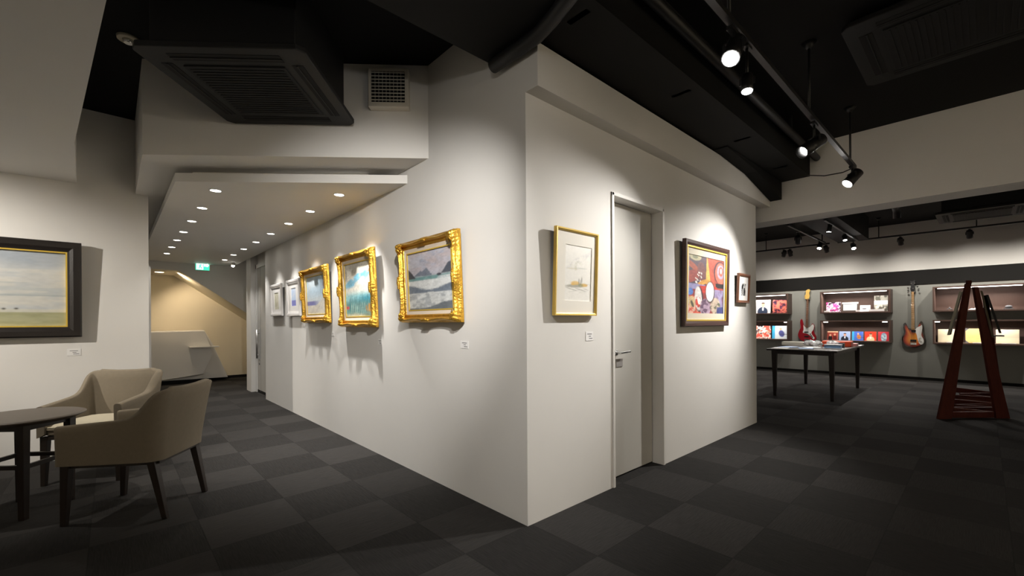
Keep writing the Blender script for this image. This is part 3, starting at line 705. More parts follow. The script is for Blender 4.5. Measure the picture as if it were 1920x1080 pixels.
# ------------------------------------------------------------------ ceiling things on the left
def cassette(name, label, loc, rz, size, ztop, slots=True):
    r = thing(name, label, 'air conditioner', loc, rz); s = size / 2
    MB().prism([(-s * .86, -s * .86), (s * .86, -s * .86), (s * .86, s * .86), (-s * .86, s * .86)], .035, ztop - loc[2]).build('body', ACM, r, bevel=.01)
    MB().prism([(-s + .04, -s), (s - .04, -s), (s, -s + .04), (s, s - .04), (s - .04, s), (-s + .04, s), (-s, s - .04), (-s, -s + .04)], 0, .035).build('panel', ACM, r, bevel=.006)
    g = s * .62; gm = MB().box(-g, g, -g, g, -.008, 0)
    for k in range(-9, 10): gm.box(-g + .02, g - .02, k * g / 10 - .004, k * g / 10 + .004, -.012, -.008)
    gm.build('intake_grille', ACM2, r)
    for k in range(4):
        a = k * PI / 2; b0, b1, c0, c1 = -s * .66, s * .66, s * .72, s * .86
        pts = [(b0, c0), (b1, c0), (b1, c1), (b0, c1)]
        rot = [(x * math.cos(a) - y * math.sin(a), x * math.sin(a) + y * math.cos(a)) for x, y in pts]
        v_ = MB().prism(rot, -.002, .0).build('air_outlet', VOID, r)
        pts = [(b0, c0 + .028), (b1, c0 + .028), (b1, c0 + .036), (b0, c0 + .036)]
        rot = [(x * math.cos(a) - y * math.sin(a), x * math.sin(a) + y * math.cos(a)) for x, y in pts]
        MB().prism(rot, -.007, -.002).build('louvre', ACM, v_)
    return r
ang = math.atan2(.643, -.766)
cassette('ceiling_air_conditioner', 'dark square air conditioner hanging below the ceiling left of the wall vent', (.742, 3.281, 2.80), ang, .96, ZC)
cassette('ceiling_air_conditioner', 'dark square air conditioner set high in the black ceiling right of the track lights', (4.19, .13, 3.22), 0, 1.06, ZC)
cassette('ceiling_air_conditioner', 'dark air conditioner hanging in the back room above the rail of spots', (10.05, .02, 2.90), 0, 1.0, ZC)
# vent hood on the bulkhead
vc = Vector((1.637, 3.19)); nrm = Vector((-.643, -.766))
r = thing('wall_vent', 'ivory hooded louvred vent on the slanted bulkhead', 'vent', (vc.x, vc.y, 2.93), math.atan2(-.643, .766))
B(-.155, .155, -.075, .0, 0, .30).build('hood', VENTM, r, bevel=.006)
B(-.128, .128, -.078, -.073, .035, .272).build('opening', VOID, r)
lv = MB()
for k in range(9):
    z = .048 + k * .0265; lv.add([(-.128, -.084, z), (.128, -.084, z), (.128, -.076, z + .010), (-.128, -.076, z + .010), (-.128, -.082, z - .003), (.128, -.082, z - .003)], [(0, 1, 2, 3), (0, 4, 5, 1)])
lv.build('louvre', VENTM, r)
g2 = MB()
for k in range(1, 9): g2.box(-.128 + k * .0284 - .0012, -.128 + k * .0284 + .0012, -.079, -.0775, .035, .272)
g2.build('mesh_bar', VENTM, r)
r = thing('smoke_detector', 'round cream smoke detector on the black ceiling near the white soffit', 'smoke detector', (.095, 4.145, ZC))
MB().cyl((0, 0, 0), (0, 0, -.018), .066, 28, .062).build('base', SMOKEM, r)
MB().cyl((0, 0, -.018), (0, 0, -.040), .034, 24, .024).build('sensor', CHROME, r)

# ------------------------------------------------------------------ track lights
def rail(name, a, b, label, rods, zc=ZC):
    """square rail a->b with drop rods at the given fractions"""
    r = thing(name, label, 'track rail', a); a = Vector(a); b = Vector(b); d = b - a
    MB().bar((0, 0, 0), d, .034, .030).build('rail', BLK, r)
    for t in rods:
        p = d * t
        MB().cyl(p + Vector((0, 0, .01)), p + Vector((0, 0, zc - a.z - .035)), .009, 10).cyl(p + Vector((0, 0, zc - a.z - .045)), p + Vector((0, 0, zc - a.z)), .014, 16, .05).build('drop_rod', BLKM, r)
    return r
def make_head(loc, aim, lens=True, label='', group=None, size=1., emit=True, drop=.07, hood=0.):
    r = thing('track_spotlight', label, 'spotlight', loc, group=group)
    dr = Vector(aim) - (Vector(loc) + Vector((0, 0, -drop - .03))); dr.normalize(); s = size
    c = Vector((0, 0, -drop - .045 * s))
    B(-.045 * s, .045 * s, -.016, .016, -.03, -.013).build('adapter', BLK, r)
    MB().cyl((0, 0, -.03), (0, 0, -drop), .008, 10).build('stem', BLKM, r)
    x = dr.cross(Vector((0, 0, 1))).normalized()
    MB().bar(Vector((0, 0, -drop)) - x * .042 * s, Vector((0, 0, -drop)) + x * .042 * s, .012, .006).bar(Vector((0, 0, -drop)) - x * .042 * s, c - x * .042 * s, .014, .006).bar(Vector((0, 0, -drop)) + x * .042 * s, c + x * .042 * s, .014, .006).build('yoke', BLK, r)
    h = MB().tube([c - dr * .075 * s, c - dr * .07 * s, c + dr * .02 * s, c + dr * .055 * s], .04, 20, rs=[.030 * s, .038 * s, .038 * s, .040 * s])
    h.build('head', BLK, r)
    e = c + dr * .0555 * s
    MB().cyl(e, e + dr * .002, .034 * s, 20).build('lens', LAMPS if emit else BLKM, r)
    if hood:
        ro = .041 * s; ri = .037 * s; a = e + dr * hood
        def ring(c_, q): 
            x_ = dr.cross(Vector((0, 0, 1))).normalized(); y_ = dr.cross(x_)
            return [tuple(c_ + (x_ * math.cos(2 * PI * k / 20) + y_ * math.sin(2 * PI * k / 20)) * q) for k in range(20)]
        MB().grid([ring(e - dr * .01, ro), ring(a, ro), ring(a, ri), ring(e - dr * .01, ri)], True, True).build('hood', BLK, r)
        e = a
    return r, Vector(loc) + e + dr * .012
YT = .869; ZT = 2.775
rail('lighting_track', (.12, YT, ZT), (5.45, YT, ZT), 'long black lighting track hung on rods under the near ceiling', (.04, .41, .690, .9625))
G1 = 'spotlights on the near track'
def lit(loc, aim, label, power, size, blend=.6, group=None, sz=1., col=(1, .96, .905), drop=.07, rad=.025, hood=0.):
    r, p = make_head(loc, aim, True, label, group, sz, True, drop, hood)
    spot('spot_lamp', p, aim, power, size, blend, col, rad); return r
lit((2.36, YT, ZT - .015), (1.2, .9, .9), 'bright track spotlight nearest the camera, glaring above the overhang corner', 4, 60, 1., G1, 1.15)
lit((2.55, YT, ZT - .015), (2.30, .80, 1.1), 'tilted track spotlight just behind the glaring near one', 1.5, 50, 1., G1, .75, drop=.19)
lit((5.33, YT, ZT - .015), (4.35, YC, 1.08), 'lit track spotlight at the far end of the near track', 64, 86, 1., G1, 1.25)
lit((3.93, YT, ZT - .015), (2.22, YC, 1.32), 'dark backed track spotlight by the middle rod of the near track', 46, 64, 1., G1, 1.15, drop=.12, hood=.07)
lit((.52, YT, ZT - .015), (1.866, 3.75, 1.30), 'track spotlight lighting the wave painting', 66, 62, 1., G1, 1.1)
lit((.22, YT, ZT - .015), (1.866, 2.45, .35), 'added track spotlight above the camera filling the lower long wall', 26, 56, 1., G1, 1.1)  # added out-of-view lamp, lifts the dark lower part of the long wall
# cable drooping from the track end to the wall
o = MB().tube([(5.47, .872, 2.777), (5.65, 1.0, 2.80), (5.85, 1.2, 2.86), (5.97, 1.42, 2.95)], .006, 8)
tag(o.build('power_cable', BLKM), 'thin black cable drooping from the near track end to the pipes', 'cable')
# unseen spots on the left picture wall and chairs, then added bounce fill lamps
spot('spot_lamp', (-2.5, 4.4, 2.5), (-.95, 5.78, 1.5), 72, 58, .9, (1, .93, .83), .025)
spot('spot_lamp', (-1.0, 4.5, 2.5), (-.20, 4.85, 0), 24, 64, 1., (1, .93, .83), .03)
spot('spot_lamp', (-2.8, 1.2, 2.5), (-4.1, 1.2, 1.4), 50, 90, 1., (1, .84, .60), .04)  # added fill lamp, bounces warm light off the left side wall
spot('spot_lamp', (1.5, -2.6, 2.9), (1.5, -4.1, 1.4), 130, 100, 1., (1, .84, .60), .04)  # added fill lamp, bounces warm light off the wall behind the camera
spot('spot_lamp', (5.0, -2.6, 2.9), (5.0, -4.1, 1.4), 66, 100, 1., (1, .84, .60), .04)  # another added bounce fill on the rear wall, farther right

# back room rails
ZB = 2.90; XB = 11.35
rail('lighting_track', (XB, 4.4, ZB), (XB, 2.24, ZB), 'black lighting rail before the rear wall, left length', (.43, .94))
rail('lighting_track', (XB, 2.10, ZB), (XB, -3.5, ZB), 'black lighting rail before the rear wall, right length', (.12, .36, .6, .9))
rail('lighting_track', (8.6, 2.29, ZB), (11.2, 2.29, ZB), 'black lighting rail running towards the rear wall in the back room', (.15, .9))
rail('lighting_track', (8.3, 1.70, 2.84), (10.9, 1.70, 2.84), 'black lighting rail along the underside of the boxed duct', (.06, .94), 2.90)
G2 = 'spotlights on the back room rails'
def back(y, label, pw=30, x=XB, aimz=1.38, aimy=None, emit=False):
    r, p = make_head((x, y, ZB - .015), (12.37, y if aimy is None else aimy, aimz), True, label, G2, 1.1, emit, .06)
    spot('spot_lamp', p, (12.37, y if aimy is None else aimy, aimz), pw * .50, 118, 1., (1, .93, .83), .03)
back(3.10, 'dark rear track spotlight, left one of the close pair', 17, aimy=3.7)
back(2.98, 'dark rear track spotlight, right one of the close pair', 17, aimy=2.9)
back(2.30, 'dark rear track spotlight at the end of the left rail', 26, aimy=2.15)
back(1.10, 'dark rear track spotlight left of the hanging air conditioner', 26, aimy=1.0)
back(.17, 'dark rear track spotlight below the hanging air conditioner', 26, aimy=.1)
back(-.75, 'rear track spotlight at the right edge of view', 30, aimy=-.7)
def glare(loc, aim, label, pw, drop=.06, s=1.):
    lit(loc, aim, label, pw, 75, .9, G2, s, (1, .95, .88), drop)
glare((10.75, 2.29, ZB - .015), (9.6, 2.4, .6), 'glaring spotlight on the rail end beside the dark pair', 18)
glare((8.60, 1.70, 2.825), (8.7, 2.05, .8), 'glaring spotlight on the duct rail, highest and nearest', 22, .05, .85)
glare((9.75, 1.70, 2.825), (9.3, 1.4, .7), 'glaring spotlight on the duct rail, in the middle', 9, .05, .85)
glare((10.75, 1.74, 2.825), (9.2, .95, 0), 'glaring spotlight at the far end of the duct rail', 20, .08, .95)
make_head((9.2, 2.29, ZB - .015), (10.8, 2.6, 1.2), True, 'dark spotlight hanging from the rail in the middle of the back room', G2, 1.2, False, .12)
struct('trim_box_duct', B(7.2, 11.1, 1.55, 2.05, 2.86, ZC), BLACKB)
o = MB().tube([(7.0, .95, 3.05), (9.2, .95, 3.05), (9.35, .95, 3.0), (9.38, .95, 2.9)], .05, 12)
tag(o.build('ceiling_duct', BLKM), 'short grey-black pipe bend hanging in the back room', 'pipe')

# ------------------------------------------------------------------ armchairs
def make_chair():
    r = thing('armchair', 'x', 'chair', group='taupe armchairs by the round table')
    # U shaped plan, from the front of one arm round the back to the other arm (outer line)
    def plan(q, inset, lean):
        # q in -1..1 ; straight arm |q|>.45, rounded corner, back in the middle
        a = abs(q); sg = 1 if q >= 0 else -1
        hw = .275 - inset; xb = -.285 + inset; xf = .285; R = max(.075 - inset, .02)
        la = xf - (xb + R); lc = R * PI / 2; lb = hw - R; T = la + lc + lb; d = (1 - a) * T
        if d < la: x, y = xf - d, hw
        elif d < la + lc:
            t = (d - la) / R; x, y = xb + R - R * math.sin(t), hw - R + R * math.cos(t)
        else: x, y = xb, hw - R - (d - la - lc)
        return x, sg * y
    def top(q):
        x, y = plan(q, 0, 0); t = (.285 - x) / .57
        h = .605 + .045 * t
        h += .185 * (1 / (1 + math.exp(-(t - .86) / .055)))
        if abs(y) < .20: h = max(h, .832 - .012 * (abs(y) < .2) * math.cos(y / .2 * PI / 2))
        return h
    qs = [-1 + 2 * i / 96 for i in range(97)]
    def pt(q, inset, z):
        x, y = plan(q, inset, 0); b = max(0, min(1, (-x + .05) / .30)); k = max(0, (z - .42) / .41)
        x -= .060 * b * k ** 1.3; y *= 1 + .10 * k * b - .05 * (1 - min(1, (z - .38) / .12)) * b
        x += .012 * (1 - b) * k
        return (x, y, z)
    rows = []
    th = .048
    for q in qs:
        h = top(q); zs = [.375, .42, .48, .54, .60]
        outer = [pt(q, 0, .375 + (h - .375) * j / 7) for j in range(8)]
        lip = [pt(q, th * .15, h + .010), pt(q, th * .5, h + .014), pt(q, th * .85, h + .010)]
        inner = [pt(q, th, h - (h - .40) * j / 6) for j in range(7)]
        rows.append(outer + lip + inner)
    sh = MB().grid(rows, True)
    for k in (0, -1): sh.add(rows[k], [tuple(range(len(rows[k])))])
    s = sh.build('shell', FABRIC, r)
    B(-.235, .262, -.232, .232, .385, .43).build('seat_base', FABRIC, r, bevel=.01)
    cz = MB(); n = 14; rws = []
    for i in range(n + 1):
        rw = []
        for j in range(n + 1):
            a, b = i / n * 2 - 1, j / n * 2 - 1
            rw.append((.018 + .255 * a, .226 * b, .455 + .028 * (1 - a ** 4) * (1 - b ** 4) + .012 * a - .02 * max(abs(a), abs(b)) ** 16))
        rws.append(rw)
    cz.grid(rws, True).box(-.235, .27, -.224, .224, .43, .452).build('seat_cushion', CUSHM, r)
    f = MB()
    f.bar((.24, -.235, .365), (-.25, -.222, .365), .03, .024).bar((.24, .235, .365), (-.25, .222, .365), .03, .024).bar((.25, -.235, .365), (.25, .235, .365), .03, .024).bar((-.25, -.222, .365), (-.25, .222, .365), .03, .024)
    f.build('base_rail', LEGM, r, bevel=.002)
    for sx, sy in ((1, 1), (1, -1)): MB().bar((.245, sy * .242, .378), (.26, sy * .245, 0), .048, .048, .030, .030).build('leg', LEGM, r, bevel=.003)
    for sy in (1, -1): MB().bar((-.225, sy * .222, .378), (-.300, sy * .222, 0), .052, .046, .030, .030).build('leg', LEGM, r, bevel=.003)
    return r
ch = make_chair()
ch.location = (.132, 3.922, 0); ch.rotation_euler = (0, 0, math.radians(145)); ch['label'] = 'taupe fabric armchair with its back to the camera side, nearer of the two'
c2 = copy_tree(ch); c2.location = (-.05, 5.04, 0); c2.rotation_euler = (0, 0, math.radians(-119)); c2['label'] = 'taupe fabric armchair facing the camera beyond the round table, against the picture wall'
r = thing('round_side_table', 'small round dark wood side table in front of the armchairs', 'table', (-.449, 4.395, 0))
r.rotation_euler = (0, 0, math.radians(50.5))
n = 64
MB().grid([[(a * math.cos(2 * PI * k / n), a * math.sin(2 * PI * k / n), z) for k in range(n)] for a, z in ((.001, .64), (.30, .64), (.315, .634), (.315, .628), (.27, .606), (.001, .606))], False, True).build('tabletop', TABTOP, r)
for sx in (1, -1):
    for sy in (1, -1): MB().bar((sx * .155, sy * .165, .606), (sx * .155, sy * .165, 0), .046, .046, .036, .036).build('leg', LEGM, r, bevel=.002)
B(-.16, .16, -.17, .17, .565, .606).build('apron', LEGM, r, bevel=.002)
st = MB()
for sx in (1, -1): st.bar((sx * .155, -.165, .335), (sx * .155, .165, .335), .02, .028)
for sy in (1, -1): st.bar((-.155, sy * .165, .335), (.155, sy * .165, .335), .02, .028)
st.build('stretcher', LEGM, r, bevel=.002)

# ------------------------------------------------------------------ back room: wall boxes, contents
XF = 12.06
def shelf_box(y0, y1, z0, z1, label, led):
    r = thing('wall_shelf_box', label, 'shelf', (12.379, (y0 + y1) / 2, z0), group='brown display boxes on the dark wall')
    W = (y1 - y0) / 2; H = z1 - z0; d = XF - 12.379; t = .03
    B(-.012, 0, -W, W, 0, H).build('back_panel', SHELFW, r)
    B(d, -.012, -W, W, 0, t).build('bottom_board', SHELFW, r, bevel=.002)
    B(d, -.012, -W, W, H - t, H).build('top_board', SHELFW, r, bevel=.002)
    for a, b in ((-W, -W + t), (W - t, W)): B(d, -.012, a, b, t, H - t).build('side_panel', SHELFW, r, bevel=.002)
    if led == 'full':
        B(d + .03, d + .05, -W + .07, W - .07, H - t - .012, H - t).build('led_strip', LED, r)
    elif led:
        for a in led: B(d + .03, d + .05, a - .04, a + .04, H - t - .016, H - t).build('led_strip', LED, r)
    a = bpy.data.lights.new('shelf_led', 'AREA'); a.shape = 'RECTANGLE'; a.size = .02; a.size_y = 2 * W - .2; a.energy = 2.6 if led == 'full' else 1.9; a.color = (1, .93, .86)
    o = bpy.data.objects.new('shelf_led', a); COL.objects.link(o); o.location = (XF + .045, (y0 + y1) / 2, z1 - t - .02); o.rotation_euler = (0, .35, 0)
S2 = (1.330, 2.570); S1 = (3.215, 4.45); S3 = (-.545, .695)
shelf_box(*S2, 1.405, 1.905, 'upper brown wall shelf box between the two guitars', 'full')
shelf_box(*S2, .765, 1.245, 'lower brown wall shelf box between the two guitars', (-.52, .52))
shelf_box(*S1, 1.405, 1.905, 'upper brown wall shelf box left of the red guitar', 'full')
shelf_box(*S1, .765, 1.245, 'lower brown wall shelf box left of the red guitar', (-.56,))
shelf_box(*S3, 1.405, 1.905, 'upper brown wall shelf box right of the sunburst guitar', 'full')
shelf_box(*S3, .765, 1.245, 'lower brown wall shelf box right of the sunburst guitar', (.56,))
def sleeve(y0, y1, z0, z1, art, label, name='record_sleeve', cat='record sleeve', group='record sleeves on the wall shelves', x=12.20):
    y0, y1 = min(y0, y1), max(y0, y1); w = y1 - y0; h = z1 - z0
    r = thing(name, label, cat, (x, (y0 + y1) / 2, z0), -PI / 2, -.12, group)
    B(-w / 2, w / 2, -.002, .004, 0, h).build('card', PAPER, r)
    picture('cover', art, w, h, -w / 2, 0, -.0028, PRINT, r)
zu, zl = 1.4365, .7965
G = 'record sleeves on the wall shelves'
sleeve(2.482, 2.208, zu, zu + .225, cover(1, (226, 214, 226), (200, 60, 140), (70, 66, 80), 'crowd'), 'magenta and white group photo sleeve in the upper shelf between the guitars')
sleeve(2.185, 1.894, zu, zu + .215, cover(2, (70, 62, 58), (230, 230, 230), style='sheet'), 'dark framed sheet of white paper in the upper shelf between the guitars', 'framed_sheet', 'framed sheet', None)
sleeve(1.862, 1.682, zu, zu + .14, cover(3, (232, 230, 228), (120, 120, 124), style='card'), 'small white standing card in the upper shelf between the guitars', 'standing_card', 'card', None)
sleeve(1.620, 1.392, zu, zu + .345, cover(4, (150, 148, 138), (80, 78, 70), style='photo'), 'tall grey photo with a white strip at the right of the upper middle shelf', 'standing_photo', 'photo', None)
cols = [((150, 60, 50), (90, 30, 26), 'band', 'dark red sleeve with two people, first from left in the lower middle shelf'), ((150, 170, 206), (34, 38, 52), 'man', 'pale blue sleeve with a man in dark suit in the lower middle shelf'), ((72, 104, 186), (190, 120, 60), 'sit', 'blue and brown sleeve in the centre of the lower middle shelf'), ((206, 60, 40), (206, 190, 150), 'man', 'orange red sleeve with a pale figure in the lower middle shelf'), ((190, 56, 66), (120, 150, 170), 'tall', 'crimson sleeve with a grey figure, rightmost in the lower middle shelf')]
for k, ((bg, fg, st_, lb), (a, b)) in enumerate(zip(cols, ((2.462, 2.262), (2.239, 2.038), (2.006, 1.81), (1.783, 1.585), (1.557, 1.363)))):
    sleeve(a, b, zl, zl + .20, cover(20 + k, bg, fg, style=st_), lb)
sleeve(4.0, 3.645, zu, zu + .345, cover(31, (232, 228, 226), (46, 56, 76), style='man'), 'white sleeve with a man in navy jacket in the upper left shelf')
sleeve(3.598, 3.27, zu, zu + .335, cover(32, (150, 70, 70), (200, 110, 90), (60, 40, 70), 'crowd'), 'dark crowded colourful sleeve at the right of the upper left shelf')
sleeve(4.0, 3.64, zl, zl + .325, cover(33, (226, 214, 206), (206, 80, 66), (230, 150, 120), 'crowd'), 'red and white sleeve in the lower left shelf')
sleeve(3.61, 3.273, zl, zl + .325, cover(34, (206, 214, 220), (80, 84, 140), style='sit'), 'pale sleeve with a blue edge and seated figure in the lower left shelf')
for k, (a, b, z, h, m_, lb) in enumerate(((2.50, 2.40, zu, .03, PAPER, 'small white card lying at the left of the upper middle shelf'), (1.92, 1.85, zu, .035, PAPER, 'small white card beside the framed sheet in the upper middle shelf'))):
    tag(B(12.09, 12.14, b, a, z, z + h).build('caption_card', m_), lb, 'card')
o = MB().prism([(12.10, 1.44), (12.14, 1.44), (12.14, 1.63), (12.10, 1.70)], zu, zu + .045).build('white_booklet', PAPER, bevel=.002)
tag(o, 'white booklet lying below the tall grey photo', 'booklet')
def board(y0, y1, z1, m_, label, corners=False):
    y0, y1 = min(y0, y1), max(y0, y1)
    r = thing('wooden_box_lid', label, 'wooden board', (12.20, (y0 + y1) / 2, zl), -PI / 2, -.12, 'wooden boards in the lower right shelf')
    w = y1 - y0; h = z1 - zl
    B(-w / 2, w / 2, -.006, .012, 0, h).build('board', m_, r, bevel=.003)
    if corners:
        for sx in (-1, 1):
            for zz, sz in ((0, 1), (h, -1)):
                MB().prism([(sx * w / 2, zz), (sx * (w / 2 - .05), zz), (sx * w / 2, zz + sz * .05)], -.010, -.006, 'Y').build('corner_guard', INK, r)
board(.629, .36, 1.06, WOODBD, 'pale wooden board left of the tall red stand in the lower right shelf')
board(.245, -.035, 1.075, WOODBD2, 'golden wooden board seen through the tall red stand in the lower right shelf', True)
board(-.149, -.438, 1.06, WOODBD, 'pale wooden board right of the tall red stand in the lower right shelf')
for k, (a, b, lb) in enumerate(((.50, .36, 'white caption sheet in front of the left wooden board'), (.15, -.02, 'white caption sheet in front of the golden wooden board'), (-.22, -.40, 'white caption sheet in front of the right wooden board'))):
    tag(B(12.075, 12.13, b, a, zl, zl + .014).build('caption_card', PAPER), lb, 'card', 'caption sheets in the lower right shelf')
o = MB().grid([[(12.10 + .1 * j / 6, .21 - .33 * i / 12, zu + .006 + .055 * max(0, math.sin(PI * i / 12)) * (.35 + .65 * abs(math.sin(i * 1.1))) * (j / 6)) for j in range(7)] for i in range(13)]).box(12.10, 12.20, -.12, .21, zu, zu + .006).build('open_paper', PAPER)
tag(o, 'crumpled white papers lying in the upper right shelf behind the tall stand', 'paper')
o = MB().box(12.12, 12.26, -.37, -.25, zu, zu + .02).ball((12.19, -.31, zu + .045), .05, 8, .6).build('dark_hat', INK)
tag(o, 'small dark object lying at the right of the upper right shelf', 'hat')
o = MB().tube([(12.14, .50, zu + .012), (12.15, .46, zu + .03), (12.14, .42, zu + .012)], .009, 8).ball((12.15, .46, zu + .045), .014, 6).build('small_ornament', INK)
tag(o, 'tiny dark ornament at the left of the upper right shelf', 'ornament')

# ------------------------------------------------------------------ guitars
def spline(pts, n=6):
    out = []; m = len(pts)
    for i in range(m):
        p0, p1, p2, p3 = [Vector(pts[(i + k - 1) % m]) for k in range(4)]
        for j in range(n):
            t = j / n; out.append(tuple(.5 * ((2 * p1) + (-p0 + p2) * t + (2 * p0 - 5 * p1 + 4 * p2 - p3) * t * t + (-p0 + 3 * p1 - 3 * p2 + p3) * t ** 3)))
    return out
def fan(poly, y0, y1):                                   # extruded outline, local x right, z up
    return MB().prism(poly, y0, y1, 'Y')
def guitar(name, label, loc, body, guard, neck, head, bodym, boardm, headm, tuners, bridge, pick, sunburst=False, hs=1.):
    r = thing(name, label, 'guitar', loc, -PI / 2)
    bd = spline(body); 
    if sunburst:
        # rings from the outline to the centre, coloured amber to red to black at the rim
        cx, cz = .0, .19; vs, fs, cl = [], [], []; n = len(bd); ks = [1, .94, .86, .74, .6, .45, .3, .15]
        cc = [lin((14, 8, 8)), lin((22, 10, 8)), lin((90, 16, 8)), lin((176, 50, 8)), lin((216, 92, 12)), lin((232, 126, 26)), lin((240, 148, 40)), lin((242, 154, 46))]
        for k, c in zip(ks, cc):
            for x, z in bd: vs.append((cx + (x - cx) * k, -.045, cz + (z - cz) * k)); cl.append(c)
        vs.append((cx, -.045, cz)); cl.append(cc[-1])
        for i in range(len(ks) - 1): fs += [(i * n + j, i * n + (j + 1) % n, (i + 1) * n + (j + 1) % n, (i + 1) * n + j) for j in range(n)]
        fs += [((len(ks) - 1) * n + j, (len(ks) - 1) * n + (j + 1) % n, len(vs) - 1) for j in range(n)]
        me = bpy.data.meshes.new('body_face'); me.from_pydata(vs, [], fs); me.materials.append(SUNB)
        ca = me.color_attributes.new('Col', 'FLOAT_COLOR', 'POINT'); ca.data.foreach_set('color', [q for c in cl for q in (*c, 1.)])
        b = fan(bd, -.044, -.004).build('body', bodym, r, bevel=.004)
        o = bpy.data.objects.new('body_face', me); COL.objects.link(o); o.parent = b
    else: fan(bd, -.045, -.004).build('body', bodym, r, bevel=.007)
    fan(spline(guard, 4), -.048, -.045).build('pickguard', PICKG, r)
    (a, b), (c, d) = neck
    nk = MB(); nk.add([(a - .027, -.062, b), (a + .027, -.062, b), (c + .020, -.062, d), (c - .020, -.062, d), (a - .024, -.045, b), (a + .024, -.045, b), (c + .018, -.045, d), (c - .018, -.045, d)], [(0, 1, 2, 3), (7, 6, 5, 4), (0, 4, 5, 1), (1, 5, 6, 2), (2, 6, 7, 3), (3, 7, 4, 0)])
    nko = nk.build('neck', boardm, r)
    fr = MB()
    for k in range(20):
        t = 1 - 2 ** (-k / 12); t /= (1 - 2 ** (-21 / 12)); x = c + (a - c) * t; z = d + (b - d) * t; w_ = .020 + .007 * t
        fr.box(x - w_, x + w_, -.0635, -.062, z - .0012, z + .0012)
    fr.build('fret', CHROME, nko)
    sm = MB()
    for k in range(4):
        o_ = (k - 1.5); sm.tube([(a + o_ * .017, -.066, .10), (c + o_ * .010, -.066, d + .02)], .0012, 5)
    sm.build('string', CHROME, r)
    fan(spline(head, 3), -.060, -.042).build('headstock', headm, r)
    for x, z in tuners:
        MB().cyl((x, -.048, z), (x, -.06, z), .010, 10).ball((x, -.055, z), .017 * hs, 6).build('tuning_peg', CHROME, r)
    for (x0, x1, z0, z1) in pick: B(x0, x1, -.058, -.046, z0, z1).build('pickup', BLK, r, bevel=.002)
    B(c - .03, c + .03, -.046, .005, d - .05, d - .01).build('hanger', BLK, r, bevel=.003)
    B(*bridge[:2], -.056, -.045, *bridge[2:]).build('bridge', CHROME, r, bevel=.002)
    return r
def bz(p): return ((p[0] - 775) * .00162, (960 - p[1]) * .00191)
body = [bz(p) for p in ((700, 668), (716, 690), (733, 745), (772, 778), (812, 770), (835, 728), (853, 733), (866, 765), (855, 810), (866, 850), (886, 895), (872, 940), (830, 958), (780, 960), (715, 945), (672, 915), (655, 868), (670, 820), (690, 770), (684, 700))]
guard = [bz(p) for p in ((728, 742), (748, 768), (802, 772), (840, 735), (858, 752), (852, 800), (828, 838), (842, 875), (866, 905), (848, 924), (812, 880), (770, 852), (720, 842), (728, 800))]
gb = guitar('electric_bass', 'dark red electric bass with white pickguard hung on the dark wall', (12.375, 2.886, .725), body, guard, (bz((772, 775)), bz((783, 418))), [bz(p) for p in ((768, 418), (752, 412), (742, 385), (762, 350), (760, 315), (785, 295), (812, 300), (812, 322), (800, 340), (808, 370), (802, 405), (792, 418))], BODYRED, FRETB, MAPLE,
       [bz(p) for p in ((748, 352), (744, 372), (748, 392), (752, 332))], (*sorted((bz((738, 0))[0], bz((795, 0))[0])), .045, .075), [(bz((738, 0))[0], bz((790, 0))[0], .235, .255), (bz((738, 0))[0], bz((795, 0))[0], .13, .15)], hs=.6)
kn = MB()
for p in ((815, 858), (826, 878), (838, 895)): x, z = bz(p); kn.cyl((x, -.048, z), (x, -.062, z), .013, 12)
kn.build('control_knob', BLK, gb)
def gz(p): return ((p[0] - 350) * .00122, (1003 - p[1]) * .00190)
body = [gz(p) for p in ((250, 722), (272, 742), (284, 775), (330, 790), (390, 785), (418, 762), (436, 722), (456, 706), (474, 725), (482, 770), (482, 810), (498, 860), (502, 915), (480, 960), (430, 985), (370, 1000), (300, 995), (240, 972), (210, 930), (212, 885), (238, 830), (240, 790), (228, 745))]
guard = [gz(p) for p in ((352, 826), (400, 778), (440, 760), (462, 748), (470, 775), (462, 820), (458, 862), (480, 900), (486, 935), (468, 958), (436, 955), (412, 915), (400, 860), (385, 832))]
g2 = guitar('electric_guitar', 'sunburst electric guitar with white pickguard hung beside the tall red stand', (12.375, 1.010, .655), body, guard, (gz((352, 800)), gz((352, 380))), [gz(p) for p in ((334, 380), (322, 350), (330, 310), (320, 262), (350, 268), (382, 256), (374, 310), (382, 350), (370, 380))], BLK, FRETB2, BLK,
       [gz(p) for p in ((292, 338), (412, 328), (350, 345), (296, 385), (424, 372), (332, 290), (374, 288))], (gz((318, 0))[0], gz((395, 0))[0], gz((0, 965))[1], gz((0, 940))[1]), [(gz((318, 0))[0], gz((395, 0))[0], gz((0, 932))[1], gz((0, 908))[1]), (gz((330, 0))[0], gz((388, 0))[0], gz((0, 825))[1], gz((0, 800))[1])], True)
kn = MB()
for p in ((438, 888), (436, 915), (452, 925)): x, z = gz(p); kn.cyl((x, -.048, z), (x, -.062, z), .013, 12)
kn.build('control_knob', CHROME, g2)

